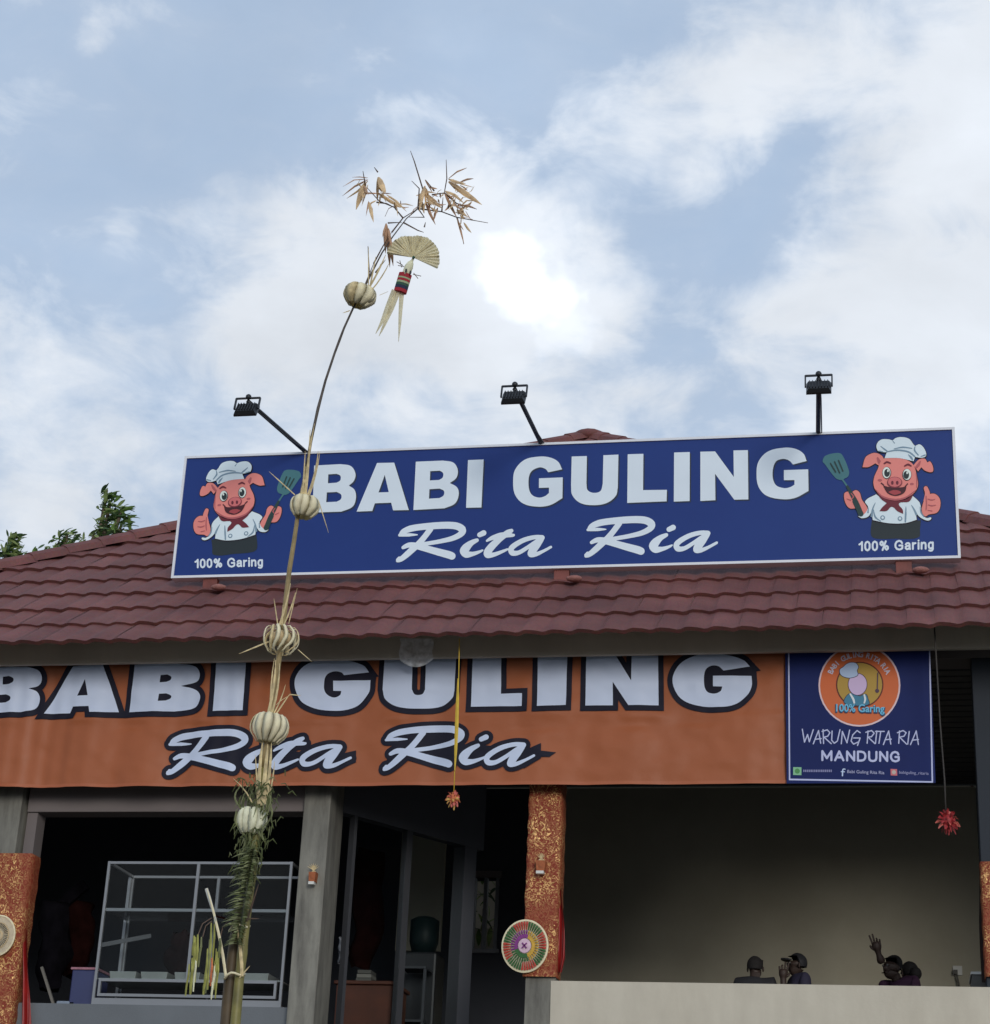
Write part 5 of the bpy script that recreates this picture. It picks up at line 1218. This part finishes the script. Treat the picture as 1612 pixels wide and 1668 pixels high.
    if hairlen: MB().ball(H-fx*.10*k+up_*-.01*k, .055*k, 10, 8, (1.1, 1.1, 1.2)).build('hair_bun', M['hair'], root, smooth=True)
    return root, H, chest, sd, fx
def hand(root, wrist, palm_dir, side, k, poses, name='hand', armfrom=None):
    """palm and five fingers; poses = curl per finger (0 straight .. 1 folded)"""
    d = Vector(palm_dir).normalized(); s_ = Vector(side).normalized(); n_ = d.cross(s_)
    V = [(wrist, .028*k), (wrist+d*.035*k, .040*k), (wrist+d*.075*k, .046*k), (wrist+d*.105*k, .040*k)]; E_ = [(0, 1), (1, 2), (2, 3)]
    if armfrom is not None: V.append((armfrom, .045*k)); E_.append((0, 4))
    o = skin_mesh(name, V, E_, M['skin'], root, 1)
    for i, (cu, ln) in enumerate(zip(poses[1:], (.072, .080, .074, .058))):
        b0 = wrist+d*.09*k+s_*(.030-.020*i)*k; fan = s_*(.22-.15*i)
        v1 = (d+fan).normalized(); j1 = b0+v1*ln*.45*k; v2 = (v1*(1-cu)+n_*cu*1.2).normalized(); j2 = j1+v2*ln*.32*k; v3 = (v2*(1-cu)+(-d)*cu).normalized(); j3 = j2+v3*ln*.26*k
        skin_mesh('finger', [(b0-d*.015*k, .010*k), (j1, .009*k), (j2, .0085*k), (j3, .007*k)], [(0, 1), (1, 2), (2, 3)], M['skin'], o, 1)
    b0 = wrist+d*.03*k+s_*.018*k; cu = poses[0]; v1 = (d*.5+s_*.9).normalized(); j1 = b0+v1*.035*k; j2 = j1+(d*.9+s_*.3+n_*cu).normalized()*.03*k
    skin_mesh('thumb', [(b0, .013*k), (j1, .011*k), (j2, .009*k)], [(0, 1), (1, 2)], M['skin'], o, 1)
    return o
YPp = 17.0
person((1230, 1577), YPp, (.2, 1, 0), M['shirt_b'], 'person in black with short dark hair seen from behind, leftmost over the half wall', scale=.86)
r2 = person((1297, 1572), YPp, (-.9, -.35, 0), M['shirt_n'], 'person in a dark shirt and black peaked cap raising a hand beside the face', cap=True, scale=.88)
hw = at(1275, 1597, YPp-.12); hand(r2[0], hw, (.05, 0, 1), (1, 0, 0), .95, (.2, .1, .2, .5, .6), armfrom=hw+Vector((.02, 0, -.2)))
hp = (1424, 1548)
r3 = person((1452, 1576), YPp, (-.75, -.65, 0), M['shirt_p'], 'person in purple bending forward with one arm raised and two fingers up', lean=-.3, raise_=(1, (1436, 1566)), scale=.9, headtilt=-.25)
hw = at(1430, 1553, YPp-.1); hand(r3[0], hw, (-.18, 0, 1), (-1, .1, 0), .98, (.4, .0, .0, .9, .95), armfrom=at(1437, 1570, YPp-.05))
r4 = person((1480, 1586), YPp+.25, (-.6, .8, 0), M['shirt_b'], 'person with dark hair tied back leaning down at the right of the group', lean=.5, hairlen=.1, scale=.88)
box('wall_bench', (-2.2, YPp+.05-.2, FL), (.4, YPp+.45, FL+.42), M['wood'], bld)
q = at(1559, 1581, YB)
sk = empty('wall_socket', (q.x, YB-.01, q.z), 'white wall socket with a plug and cable low on the beige back wall', 'socket')
MB().box((q.x-.045, YB-.018, q.z-.045), (q.x+.045, YB-.0005, q.z+.045)).build('plate', M['socket'], sk, bevel=.004); MB().box((q.x-.04, YB-.06, q.z-.04), (q.x-.0, YB-.0185, q.z+.0)).build('plug', M['box'], sk)
MB().tube([(q.x-.01, YB-.05, q.z-.04), (q.x+.015, YB-.04, q.z-.2), (q.x+.02, YB-.03, q.z-.6), (q.x+.02, YB-.03, FL+.0)], .009, 6).build('cable', M['box'], sk)
q0 = at(1583, 1587, 15.35); 
bx_ = empty('counter_box', (q0.x+.3, 15.4, ZH), 'dark grey box with a pale lid on the ledge at the right edge', 'box')
MB().add([Vector(v) for v in ((q0.x-.05, 15.3, ZH-.15), (q0.x+.8, 15.3, ZH-.15), (q0.x+.8, 15.8, ZH-.15), (q0.x-.05, 15.8, ZH-.15), (q0.x, 15.35, q0.z), (q0.x+.8, 15.35, q0.z), (q0.x+.8, 15.8, q0.z), (q0.x, 15.8, q0.z))], [(3,2,1,0),(4,5,6,7),(0,1,5,4),(1,2,6,5),(2,3,7,6),(3,0,4,7)]).build('body', M['box'], bx_)
MB().box((q0.x-.01, 15.34, q0.z+.0005), (q0.x+.8, 15.8, q0.z+.02)).build('lid', M['socket'], bx_)
# chairs in the dark passage
def stool(px, py, Y, label):
    q = at(px, py, Y); t = empty('plastic_chair', (q.x, Y, FL), label, 'chair', 'dark chairs in the passage')
    MB().box((q.x-.2, Y-.2, FL+.43), (q.x+.2, Y+.2, FL+.46)).build('seat', M['black'], t, bevel=.01)
    for sx in (-1, 1):
        for sy in (-1, 1): MB().bar((q.x+sx*.17, Y+sy*.17, FL), (q.x+sx*.16, Y+sy*.16, FL+.43), .03).build('leg', M['black'], t)
        MB().bar((q.x+sx*.17, Y+.17, FL+.46), (q.x+sx*.17, Y+.2, FL+.9), .03).build('back_post', M['black'], t)
    for i in range(4): MB().bar((q.x-.12+.08*i, Y+.19, FL+.55), (q.x-.12+.08*i, Y+.2, FL+.84), .02).build('back_slat', M['black'], t)
    MB().box((q.x-.19, Y+.18, FL+.84), (q.x+.19, Y+.22, FL+.92)).build('back_rail', M['black'], t)
stool(795, 1630, 18.2, 'dark chair nearer the door post in the passage'); stool(832, 1630, 18.4, 'dark chair nearer the middle column in the passage')

# ================================================================== PENJOR (bamboo pole with ornaments)
rp = random.Random(21)
pen = empty('bamboo_festival_pole', (at(375, 1668, 9.5).x-.25, 9.5, 0), 'tall arching bamboo festival pole with straw balls and dry leaves in front of the restaurant', 'festival pole')
def PY(py): return 9.5 if py > 1500 else 9.5-.9*((1500-py)/1200)**1.3
def pp(px, py, dy=0.): return at(px, py, PY(py)+dy)
line = [(383, 1668), (389, 1600), (397, 1530), (407, 1450), (413, 1390), (422, 1320), (428, 1270), (435, 1210), (440, 1170), (449, 1110), (457, 1050), (464, 990), (471, 930), (479, 880), (487, 825), (496, 780), (506, 720), (518, 665), (530, 620), (545, 575), (560, 535), (575, 502), (590, 475), (605, 445), (622, 412), (640, 385), (662, 356), (690, 332)]
wid = [(1668, 9.5), (1500, 8), (1400, 7.5), (1270, 8), (1100, 5.6), (930, 4.8), (780, 3.6), (620, 2.6), (500, 2.2), (400, 1.5), (330, .9)]
def wpx(py):
    for (a_, wa), (b_, wb) in zip(wid, wid[1:]):
        if b_ <= py <= a_: return wa+(wb-wa)*(a_-py)/(a_-b_)
    return wid[0][1] if py > 1600 else .9
pts = [Vector((pen.location.x+.02, 9.5, 0)), pp(372, 1750)]+[pp(*p) for p in line]; rad = [.045, .042]+[wpx(p[1])*PY(p[1])/3350 for p in line]
# resample with nodes of the bamboo
def resample(pts, rad, step):
    P = [pts[0]]; Q = [rad[0]]
    for a_, b_, ra, rb in zip(pts, pts[1:], rad, rad[1:]):
        n = max(1, int((b_-a_).length/step))
        for i in range(1, n+1): P.append(a_.lerp(b_, i/n)); Q.append(ra+(rb-ra)*i/n)
    return P, Q
P_, Q_ = resample(pts, rad, .055)
acc = 0.; Q2 = []
for i in range(len(P_)):
    if i: acc += (P_[i]-P_[i-1]).length
    Q2.append(Q_[i]*(1.16 if (acc % .40) < .05 else 1.))
lower = [i for i in range(len(P_)) if P_[i].z < pp(430, 1255).z]; nl = len(lower)
upi = [i for i in range(len(P_)) if P_[i].z > pp(500, 760).z][0]
MB().tube(P_[:nl+1], Q2[:nl+1], 10).build('pole_base', M['bamboo_green'], pen, smooth=True)
MB().tube(P_[nl:upi+1], Q2[nl:upi+1], 10).build('pole', M['bamboo'], pen, smooth=True)
MB().tube(P_[upi:], Q2[upi:], 8).build('pole_tip', M['bamboo_tip'], pen, smooth=True)
MB().tube([Vector((pen.location.x-.09, 9.53, 0)), pp(360, 1750, .03), pp(369, 1668, .03), pp(375, 1590, .03), pp(382, 1530, .03), pp(392, 1470, .03)], [.040, .038, .034, .032, .028, .02], 10).build('support_pole', M['bamboo_dark'], pen, smooth=True)
for py in (1590, 1512): 
    c = pp(382+(1590-py)*.10, py); MB().tube([c+Vector((.047*cos(t_), .06*sin(t_), .008*sin(t_*3)+.01*cos(t_))) for t_ in [2*pi*i/16 for i in range(17)]], .006, 6).build('binding', M['straw'], pen, smooth=True)
# straw balls
def straw_ball(c, rx, rz, tilt, m1_, m2_, n, gap, seed, bulge=.62, twist=.15):
    rg = random.Random(seed); C = pp(*c); k = PY(c[1])/3330; RX, RZ = rx*k, rz*k
    t = empty('straw_ball', C); t.parent = pen; t.location = C-pen.location
    rot = Matrix.Rotation(radians(tilt), 3, 'Y')
    MB().ball(C, RX*.62, 12, 8, (1, 1, RZ/RX)).build('core', M['straw_dark'], t, smooth=True)
    for j in range(n):
        ph = 2*pi*j/n+rg.uniform(-.05, .05); sc_ = rg.uniform(.93, 1.05); pts = []; ws = []; ns = []
        for i in range(13):
            u = i/12; th = pi*(.06+.88*u); r_ = RX*sc_*sin(th)**bulge; z = RZ*cos(th)*1.0-(RZ*.16 if u < .12 or u > .9 else 0)
            a_ = ph+twist*sin(u*pi+rg.uniform(-.1, .1)); d = Vector((cos(a_), sin(a_), 0)); pts.append(C+rot @ (d*r_+Vector((0, 0, z)))); ns.append(rot @ (d*sin(th)+Vector((0, 0, cos(th)))))
            ws.append(2*pi*RX/n*gap*max(.22, sin(th)**.8)*rg.uniform(.92, 1.06))
        o = MB().ribbon(pts, ws, ns, .0025, .14).build('leaf_strip', m1_ if rg.random() < .7 else m2_, t, smooth=True)
straw_ball((586, 481), 30, 20, 12, M['straw'], M['straw2'], 9, 1.35, 1, .55)
straw_ball((496, 824), 26, 20, 6, M['straw'], M['straw'], 9, 1.25, 2, .5)
straw_ball((458, 1040), 33, 25, 4, M['straw2'], M['straw'], 13, .52, 3, .55, .5)
straw_ball((440, 1184), 34, 26, 6, M['straw'], M['straw'], 12, 1.02, 4, .6)
straw_ball((410, 1335), 25, 23, 2, M['straw_w'], M['straw_w'], 10, 1.45, 5, .5)
# straws that stick out round the balls and sheaths along the pole
def spike(a_, b_, w_=2.6, m_=None, bend=0., dy=0.):
    p, q = pp(*a_, -.03), pp(*b_, -.03+dy); k = 9/3330
    mid = p.lerp(q, .5)+Vector((bend*k, 0, 0)); MB().ribbon([p, p.lerp(mid, .5)+Vector((bend*k*.3, 0, 0)), mid, mid.lerp(q, .5)+Vector((bend*k*.25, 0, 0)), q], [w_*k, w_*k*1.1, w_*k, w_*k*.8, w_*k*.25], (0, -1, .2), .001).build('straw_spike', m_ or M['straw2'], pen)
for a_, b_, w_, bd_ in [((496, 806), (512, 690), 4, -2), ((498, 806), (505, 700), 4, 1), ((501, 806), (518, 735), 4, 4), ((493, 806), (497, 735), 3, 0), ((502, 812), (521, 735), 2.5, 3), ((490, 806), (503, 770), 3, -3), ((480, 806), (438, 768), 2.2, 0), ((520, 820), (535, 868), 1.6, 0),
    ((455, 1018), (473, 950), 4, 2), ((462, 1018), (481, 965), 3, 2), ((459, 1018), (461, 985), 3, 0), ((452, 1016), (446, 975), 2.2, 0), ((445, 1042), (389, 1065), 3.2, 0), ((485, 1058), (508, 1078), 1.6, 0), ((470, 1016), (484, 958), 2, 0),
    ((437, 1160), (449, 1075), 5, 3), ((443, 1160), (455, 1080), 4, 4), ((441, 1160), (447, 1072), 3, -3), ((450, 1162), (472, 1130), 3, 0), ((446, 1162), (465, 1115), 2.5, 2), ((472, 1131), (490, 1133), 2, 0), ((450, 1148), (473, 1132), 1.6, -3),
    ((600, 470), (628, 415), 4, 2), ((600, 470), (620, 430), 4, 2), ((602, 470), (612, 418), 3, 0), ((604, 474), (634, 428), 3, 3), ((600, 468), (600, 402), 2, 0), ((570, 506), (558, 510), 2.4, 0), ((618, 481), (632, 475), 1.2, 0),
    ((422, 1310), (428, 1205), 7, -3), ((432, 1310), (442, 1210), 6, 2), ((412, 1313), (380, 1268), 2.4, 6), ((427, 1312), (436, 1212), 8, 0), ((420, 1308), (416, 1230), 3, 0), ((437, 1300), (447, 1240), 3, 2)]:
    spike(a_, b_, w_, bend=bd_)
spike((368, 1592), (337, 1447), 5, M['straw'], 4, -.05); spike((336, 1447), (352, 1500), 6, M['paper'], 0, -.05); spike((394, 1590), (386, 1510), 6, M['straw2'], 2, -.05); spike((402, 1500), (421, 1440), 3.5, M['twig'], 0, -.03); spike((404, 1496), (422, 1496), 2.6, M['twig'], 0); spike((352, 1492), (390, 1503), 3, M['clutter'], 0, -.03); spike((390, 1592), (407, 1573), 2.6, M['straw2'], 0)
# fern and curly leaf garland round the pole
def garland():
    a = MB(); b = MB(); rg = random.Random(5); k = 9.4/3330
    for i in range(430):
        py = rg.uniform(1262, 1430); cxp = 424-(py-1270)*.15; off = rg.gauss(0, 1)*(15 if py < 1370 else 10); px = cxp+off
        p = pp(px, py, rg.uniform(-.06, .05)); ang = rg.uniform(0, 2*pi); L_ = rg.uniform(8, 20)*k; d = Vector((cos(ang)*.7, rg.uniform(-.4, .4), sin(ang)-.5)).normalized()
        q1 = p+d*L_*.5+Vector((0, 0, .01)); q2 = p+d*L_+Vector((rg.uniform(-.01, .01), 0, -.02))
        (a if rg.random() < .72 else b).ribbon([p, q1, q2], [rg.uniform(.004, .009), .009, .002], (rg.uniform(-1, 1), -1, rg.uniform(-1, 1)), .001)
    for i in range(9):                                  # curled tendrils both sides
        sx = 1 if i % 2 else -1; py = rg.uniform(1280, 1330); px = 416+sx*rg.uniform(16, 30)
        pts = [pp(px+sx*(6*sin(t_*1.3))-sx*t_*2, py+t_*12, -.04) for t_ in [j*.5 for j in range(11)]]
        (b if i % 3 else a).ribbon(pts, [.004]+[.010]*9+[.003], (0, -1, .3), .001)
    # woven frond fringe: ribs that curve to the left from the pole
    for i in range(70):
        py = 1382+i*2.25; x0_ = 412-(py-1385)*.17; L_ = rg.uniform(14, 34)*(1 if py < 1510 else .7)
        for sgn, ln in ((-1, L_), (1, rg.uniform(6, 12))):
            pts = [pp(x0_+sgn*ln*u, py+(10*u*u-5*u)*(1.2 if sgn < 0 else .6)+rg.uniform(-1, 1), -.05-.05*sin(u*pi)) for u in (0, .3, .6, .85, 1)]
            (b if rg.random() < .28 else a).ribbon(pts, [.009, .011, .009, .007, .002], (rg.uniform(-.3, .3), -1, .6), .001)
    a.build('fern_garland', M['fern'], pen, kind='stuff'); b.build('pale_fern_garland', M['fern2'], pen, kind='stuff')
garland()
# hanging leaf tassels
for (x, y0_, y1_, w_, m_) in [(318, 1526, 1618, 5, 'yg'), (322, 1522, 1600, 5, 'yg'), (328, 1526, 1575, 4, 'fern2'), (313, 1560, 1620, 5, 'yg'), (319, 1556, 1615, 4, 'straw_w'), (308, 1570, 1622, 4, 'yg'), (316, 1524, 1556, 6, 'yg'),
                              (344, 1503, 1612, 5, 'yg'), (338, 1545, 1620, 5, 'yg'), (349, 1505, 1570, 3.5, 'yg'), (345, 1560, 1606, 4, 'petal_o'), (336, 1580, 1620, 5, 'yg'), (341, 1530, 1618, 4, 'fern2'),
                              (358, 1528, 1560, 6, 'fern2'), (354, 1550, 1612, 4, 'yg'), (350, 1570, 1626, 4, 'straw_w'), (348, 1585, 1600, 3, 'petal_o'), (356, 1560, 1626, 3.5, 'yg'), (352, 1545, 1590, 3, 'yg'), (345, 1600, 1628, 3, 'straw_w')]:
    k = 9.4/3330; dx = rp.uniform(-3, 1)-(y1_-y0_)*.06
    MB().ribbon([pp(x, y0_, -.06), pp(x+dx*.3+1, (y0_*2+y1_)/3, -.07), pp(x+dx*.7, (y0_+y1_*2)/3, -.06), pp(x+dx, y1_, -.05)], [w_*k*.6, w_*k, w_*k, w_*k*.7], (rp.uniform(-.4, .4), -1, 0), .0012).build('leaf_tassel', M[m_], pen)
for a_, b_ in (((322, 1524), (345, 1495)), ((330, 1526), (345, 1500)), ((358, 1530), (372, 1500))): MB().tube([pp(*a_, -.05), pp((a_[0]*2+b_[0])/3, (a_[1]+b_[1])/2-5, -.05), pp(*b_, -.03)], .003, 5).build('tassel_cord', M['twig'], pen)
# dry leaves and twigs at the tip, traced from the zoomed view
z1 = T((540, 240), 4.907)
twigs = [[(480,680),(570,565),(690,490)], [(570,565),(500,480),(380,430),(280,320)], [(690,490),(880,515),(1000,560),(1250,605)], [(690,490),(700,330),(640,270)], [(570,600),(690,665),(735,680)], [(690,490),(740,560),(620,560)], [(800,380),(900,365),(920,250),(915,100)],
         [(740,370),(660,110),(630,30)], [(360,440),(440,450),(500,480)], [(740,640),(750,600)], [(450,605),(560,600)], [(820,350),(750,260)], [(1000,560),(1030,650),(1055,775)], [(900,365),(1000,450),(1160,495)], [(880,515),(890,400)], [(335,930),(410,790),(480,680)], [(255,1130),(335,930)], [(300,1000),(290,790)], [(350,1000),(430,900)], [(370,200),(340,160)], [(270,310),(250,190)]]
for g in twigs:
    dy = rp.uniform(-.12, .12); MB().tube([pp(*z1(p), dy*i/len(g)) for i, p in enumerate(g)], [.0045]+[.0032]*(len(g)-2)+[.0015], 5).build('twig', M['twig'], pen)
leaves = [((290,260),(85,390),16,1),((280,255),(90,315),9,1),((290,270),(120,410),20,0),((270,280),(195,500),52,0),((290,245),(165,240),9,1),((290,300),(240,470),12,0),
    ((370,240),(365,435),22,0),((375,240),(430,370),44,0),((370,370),(250,370),14,1),((360,360),(590,490),26,0),((440,380),(600,515),16,0),((380,300),(405,360),30,0),
    ((295,430),(275,550),10,1),((300,440),(335,600),26,0),((320,480),(335,580),16,0),
    ((435,610),(430,850),36,1),((440,620),(465,960),34,1),((450,650),(492,950),30,1),((455,650),(480,800),20,1),((440,610),(405,720),14,1),
    ((745,310),(700,510),34,0),((745,320),(780,440),26,0),((740,340),(690,420),16,0),((750,440),(830,620),22,1),((760,390),(885,490),26,0),((745,260),(810,370),10,1),((700,390),(740,530),28,0),((720,380),(850,440),20,0),((790,400),(890,470),14,1),
    ((900,360),(1000,560),22,1),((905,350),(1060,450),24,0),((910,360),(985,440),20,0),((1000,560),(1058,775),15,1),((1000,575),(1055,665),10,1),
    ((935,250),(1080,165),18,1),((935,255),(1070,290),26,0),((935,275),(1200,460),44,0),((945,285),(1110,400),26,0),((940,260),(1130,320),12,0),
    ((1010,470),(1160,495),16,1),((1020,440),(1080,400),14,0),((1000,500),(1080,550),26,0),((1010,540),(1060,500),20,0),((1030,450),(1000,520),16,1),((990,520),(1100,560),14,0),((1060,560),(1130,580),10,1),((690,470),(620,560),6,1),((1080,370),(1140,310),7,0)]
for (cx_, cy_, sx_, sy_, nn_) in ((255, 330, 50, 60, 6), (385, 360, 40, 60, 7), (500, 450, 70, 30, 7), (745, 420, 50, 70, 14), (840, 430, 50, 50, 8), (960, 430, 50, 60, 10), (1030, 510, 45, 45, 12), (1010, 330, 50, 40, 5)):
    for _ in range(nn_):
        x_, y_ = rp.gauss(cx_, sx_*.6), rp.gauss(cy_, sy_*.6); an = rp.uniform(-.9, 2.4); ll = rp.uniform(45, 120)
        leaves.append(((x_, y_), (x_+cos(an)*ll, y_+sin(an)*ll), rp.uniform(8, 20), 1 if rp.random() < .25 else 0))
for (a_, b_, w_, mi) in leaves:
    p0_, p1_ = z1(a_), z1(b_); dy = rp.uniform(-.10, .10); k = 8.7/3330/4.907
    A_, B_ = pp(*p0_, 0), pp(*p1_, dy); mid = A_.lerp(B_, .5)+Vector((0, rp.uniform(-.02, .02), rp.uniform(-.006, .012)))
    MB().ribbon([A_, A_.lerp(mid, .4), mid, mid.lerp(B_, .5), B_], [w_*k*.4, w_*k*1.2, w_*k*1.35, w_*k*.95, w_*k*.1], (rp.uniform(-.3, .3), -1, rp.uniform(-.2, .2)), .0012).build('dry_leaf', M['dry2'] if mi else M['dry1'], pen, smooth=False)
# palm leaf fan, face and tails hanging from the tip
orn = empty('hanging_ornament', pp(*z1((650, 880)))); orn.parent = pen; orn.location = orn.location-pen.location; orn['label'] = 'pale palm leaf fan with striped wool band and two long tails'
def oz(x, y, dy=0.): return pp(*z1((x, y)), -.02+dy)
c0 = Vector((650, 880)); nfold = 24
for i in range(nfold):
    a0 = radians(172-197*i/nfold); a1 = radians(172-197*(i+1)/nfold); am = (a0+a1)/2
    def rad_(a_): return 165+45*abs(cos(a_-.0))+15*max(0, -sin(a_))
    r0, r1 = rad_(a0)*rp.uniform(.97, 1.03), rad_(a1); pa_ = c0+Vector((cos(a0), -sin(a0)))*r0; pb2 = c0+Vector((cos(a1), -sin(a1)))*r1; pm = c0+Vector((cos(am), -sin(am)))*(r0+r1)/2*1.02
    mb = MB(); mb.add([oz(c0.x, c0.y, .0), oz(pa_.x, pa_.y, .0), oz(pm.x, pm.y, -.012), oz(pb2.x, pb2.y, .0)], [(0, 1, 2), (0, 2, 3)]); mb.add([v+Vector((0, .003, 0)) for v in mb.v[:4]], [(2, 1, 0), (3, 2, 0)])
    mb.build('fan_fold', M['fan'] if i % 4 else M['fan2'], orn)
MB().ball(oz(655, 880, -.01), .008, 10, 7).build('knot', M['dgreen'], orn, smooth=True)
MB().tube([oz(655, 880), oz(635, 925)], [.006, .008], 8).build('neck', M['straw_w'], orn)
MB().tube([oz(642, 905), oz(632, 925), oz(618, 955), oz(600, 1000), oz(592, 1025)], [.006, .016, .022, .022, .021], 14).build('ornament_head', M['straw_w'], orn, smooth=True)
for x, y in ((595, 985), (630, 1000)): MB().ball(oz(x, y, -.022), .0075, 9, 7, (.8, .6, 1.5)).build('dark_slit', M['black'], orn, smooth=True)
for a_, b_ in (((570, 945), (520, 915)), ((580, 955), (530, 945)), ((650, 1015), (715, 1030)), ((655, 1005), (690, 1050)), ((560, 960), (545, 905))): MB().tube([oz(*a_), oz(*b_)], .002, 5).build('bristle', M['twig'], orn)
bands = [(1015, 1045, 'red'), (1046, 1058, 'lgreen'), (1059, 1076, 'red'), (1077, 1092, 'lgreen'), (1093, 1112, 'dgreen'), (1113, 1135, 'navy'), (1136, 1160, 'red')]
for ya, yb, mm in bands:
    ca = 590-(ya-1015)*.30; cb_ = 590-(yb-1015)*.30; k = .5
    A_, B_ = oz(ca, ya), oz(cb_, yb); mb = MB(); w_ = 66*8.7/3330/4.907
    for P0 in (A_, B_):
        for i in range(14): a_ = 2*pi*i/14; mb.v.append(P0+Vector((w_*cos(a_), .022*sin(a_), -w_*cos(a_)*.30)))
    for i in range(14): mb.f.append((i, (i+1) % 14, 14+(i+1) % 14, 14+i))
    mb.f += [tuple(reversed(range(14))), tuple(range(14, 28))]; mb.build('wool_band', M[mm], orn, smooth=False)
for pts, ws in (([(500,1140),(450,1270),(400,1400),(352,1490)], [50, 50, 34, 6]), ([(535,1150),(480,1290),(420,1420),(378,1510)], [46, 46, 32, 5]), ([(560,1155),(552,1280),(545,1400),(535,1555)], [50, 40, 30, 4]), ([(510,1150),(470,1270),(440,1360),(400,1480)], [20, 26, 22, 4])):
    k = 8.7/3330/4.907; MB().ribbon([oz(*p, rp.uniform(-.01, .01)) for p in pts], [w_*k for w_ in ws], (.1, -1, 0), .0015).build('tail_strip', M['fan'], orn)

# ================================================================== TREES behind the roof on the left
leafm = []
for mi, nm in enumerate(('leafg1', 'leafg2', 'leafg3')):
    for b_ in (0.12, .3):
        mb = MB(); n = 5; pts = [(0, 0, 0)]
        for i in range(n+1):
            u = i/n; w_ = .28*sin(pi*min(1, u*.92+.05))**.8*.5; z = -b_*u*u
            mb.v += [Vector((u, -w_, z+.02)), Vector((u, 0, z-.015)), Vector((u, w_, z+.02))]
        for i in range(n): a_ = i*3; mb.f += [(a_, a_+1, a_+4, a_+3), (a_+1, a_+2, a_+5, a_+4)]
        me = bpy.data.meshes.new('leaf'); me.from_pydata(mb.v, [], mb.f); me.update(); me.materials.append(M[nm])
        for p in me.polygons: p.use_smooth = True
        leafm.append(me)
def tree(tname, label, blobs, Y, trunkpx, leafpx, seed, nleaf, windx=.8):
    rg = random.Random(seed); k = Y/3330; base = at(trunkpx, 930, Y)
    t = empty(tname, (base.x, Y, 0), label, 'tree', 'leafy trees behind the left side of the roof')
    fork = Vector((base.x, Y, base.z-1.2))
    MB().tube([(base.x-.2, Y, 0), (base.x-.05, Y, fork.z*.5), fork], [.22, .17, .12], 10).build('trunk', M['bark'], t, smooth=True)
    tot = sum(b[4] for b in blobs); stuff = MB()
    for (px, py, rx, ry, wgt) in blobs:
        c = at(px, py, Y); tip = at(px+rx*.2, py-ry*.7, Y)
        MB().tube([fork, fork.lerp(c, .5)+Vector((-.1, 0, .05)), c, tip], [.07, .045, .03, .01], 6).build('branch', M['bark'], t, smooth=True)
        for i in range(int(nleaf*wgt/tot)):
            while True:
                x, y_, z = rg.uniform(-1, 1), rg.uniform(-1, 1), rg.uniform(-1, 1)
                if x*x+y_*y_+z*z < 1: break
            if z < -.3 and rg.random() < .3: continue
            p = c+Vector((x*rx*k, y_*rx*k, z*ry*k)); L_ = leafpx*k*rg.uniform(.6, 1.25)
            o = bpy.data.objects.new('leaf', rg.choice(leafm)); COL.objects.link(o); o.parent = t
            d = Vector((windx+rg.gauss(0, .5), rg.gauss(0, .5), rg.gauss(.15, .45))).normalized()
            q = d.to_track_quat('X', 'Z').to_matrix().to_4x4() @ Matrix.Rotation(rg.uniform(-1, 1), 4, 'X')
            o.matrix_local = Matrix.Translation(p-t.location) @ q @ Matrix.Scale(L_, 4)
tree('leafy_tree', 'tallest windblown leafy tree standing above the left roof slope', [(172, 812, 16, 20, 2), (176, 836, 26, 24, 4), (168, 862, 24, 24, 4), (196, 838, 20, 16, 2), (195, 862, 20, 14, 2), (150, 880, 22, 20, 2), (180, 890, 30, 24, 2)], 27.0, 168, 23, 1, 300)
tree('leafy_tree', 'low leafy tree between the tallest tree and the left edge', [(108, 876, 18, 14, 3), (92, 892, 26, 18, 3), (126, 892, 20, 14, 2), (80, 905, 16, 16, 2), (60, 912, 22, 16, 2), (110, 910, 34, 20, 2), (140, 902, 20, 14, 2), (45, 920, 20, 12, 1)], 27.6, 100, 21, 2, 290)
tree('leafy_tree', 'leafy tree cut by the left edge above the roof', [(18, 884, 12, 16, 3), (10, 905, 22, 18, 4), (30, 912, 22, 14, 3), (-20, 900, 30, 26, 2)], 27.4, 8, 21, 3, 260)
# shrub and pale yard wall seen through the far window
q = at(790, 1480, 21.6)
sh = empty('shrub', (q.x, 21.6, 2.8), 'green shrub outside the small far window', 'shrub')
MB().tube([(q.x, 21.6, FL-.25), (q.x, 21.6, q.z)], .03, 6).build('stem', M['bark'], sh)
rg = random.Random(9)
for i in range(150):
    o = bpy.data.objects.new('leaf', rg.choice(leafm)); COL.objects.link(o); o.parent = sh
    p = q+Vector((rg.gauss(0, .35), rg.gauss(0, .2), rg.gauss(0, .42))); d = Vector((rg.gauss(0, 1), rg.gauss(0, 1), rg.gauss(-.3, 1))).normalized()
    o.matrix_local = Matrix.Translation(p-sh.location) @ d.to_track_quat('X', 'Z').to_matrix().to_4x4() @ Matrix.Scale(rg.uniform(.12, .22), 4)
thing_box('yard_wall', (q.x-2.5, 22.4, FL-.25), (q.x+2, 22.6, at(790, 1512, 22.4).z), M['plaster'], 'pale yard wall glimpsed through the small far window', 'wall')
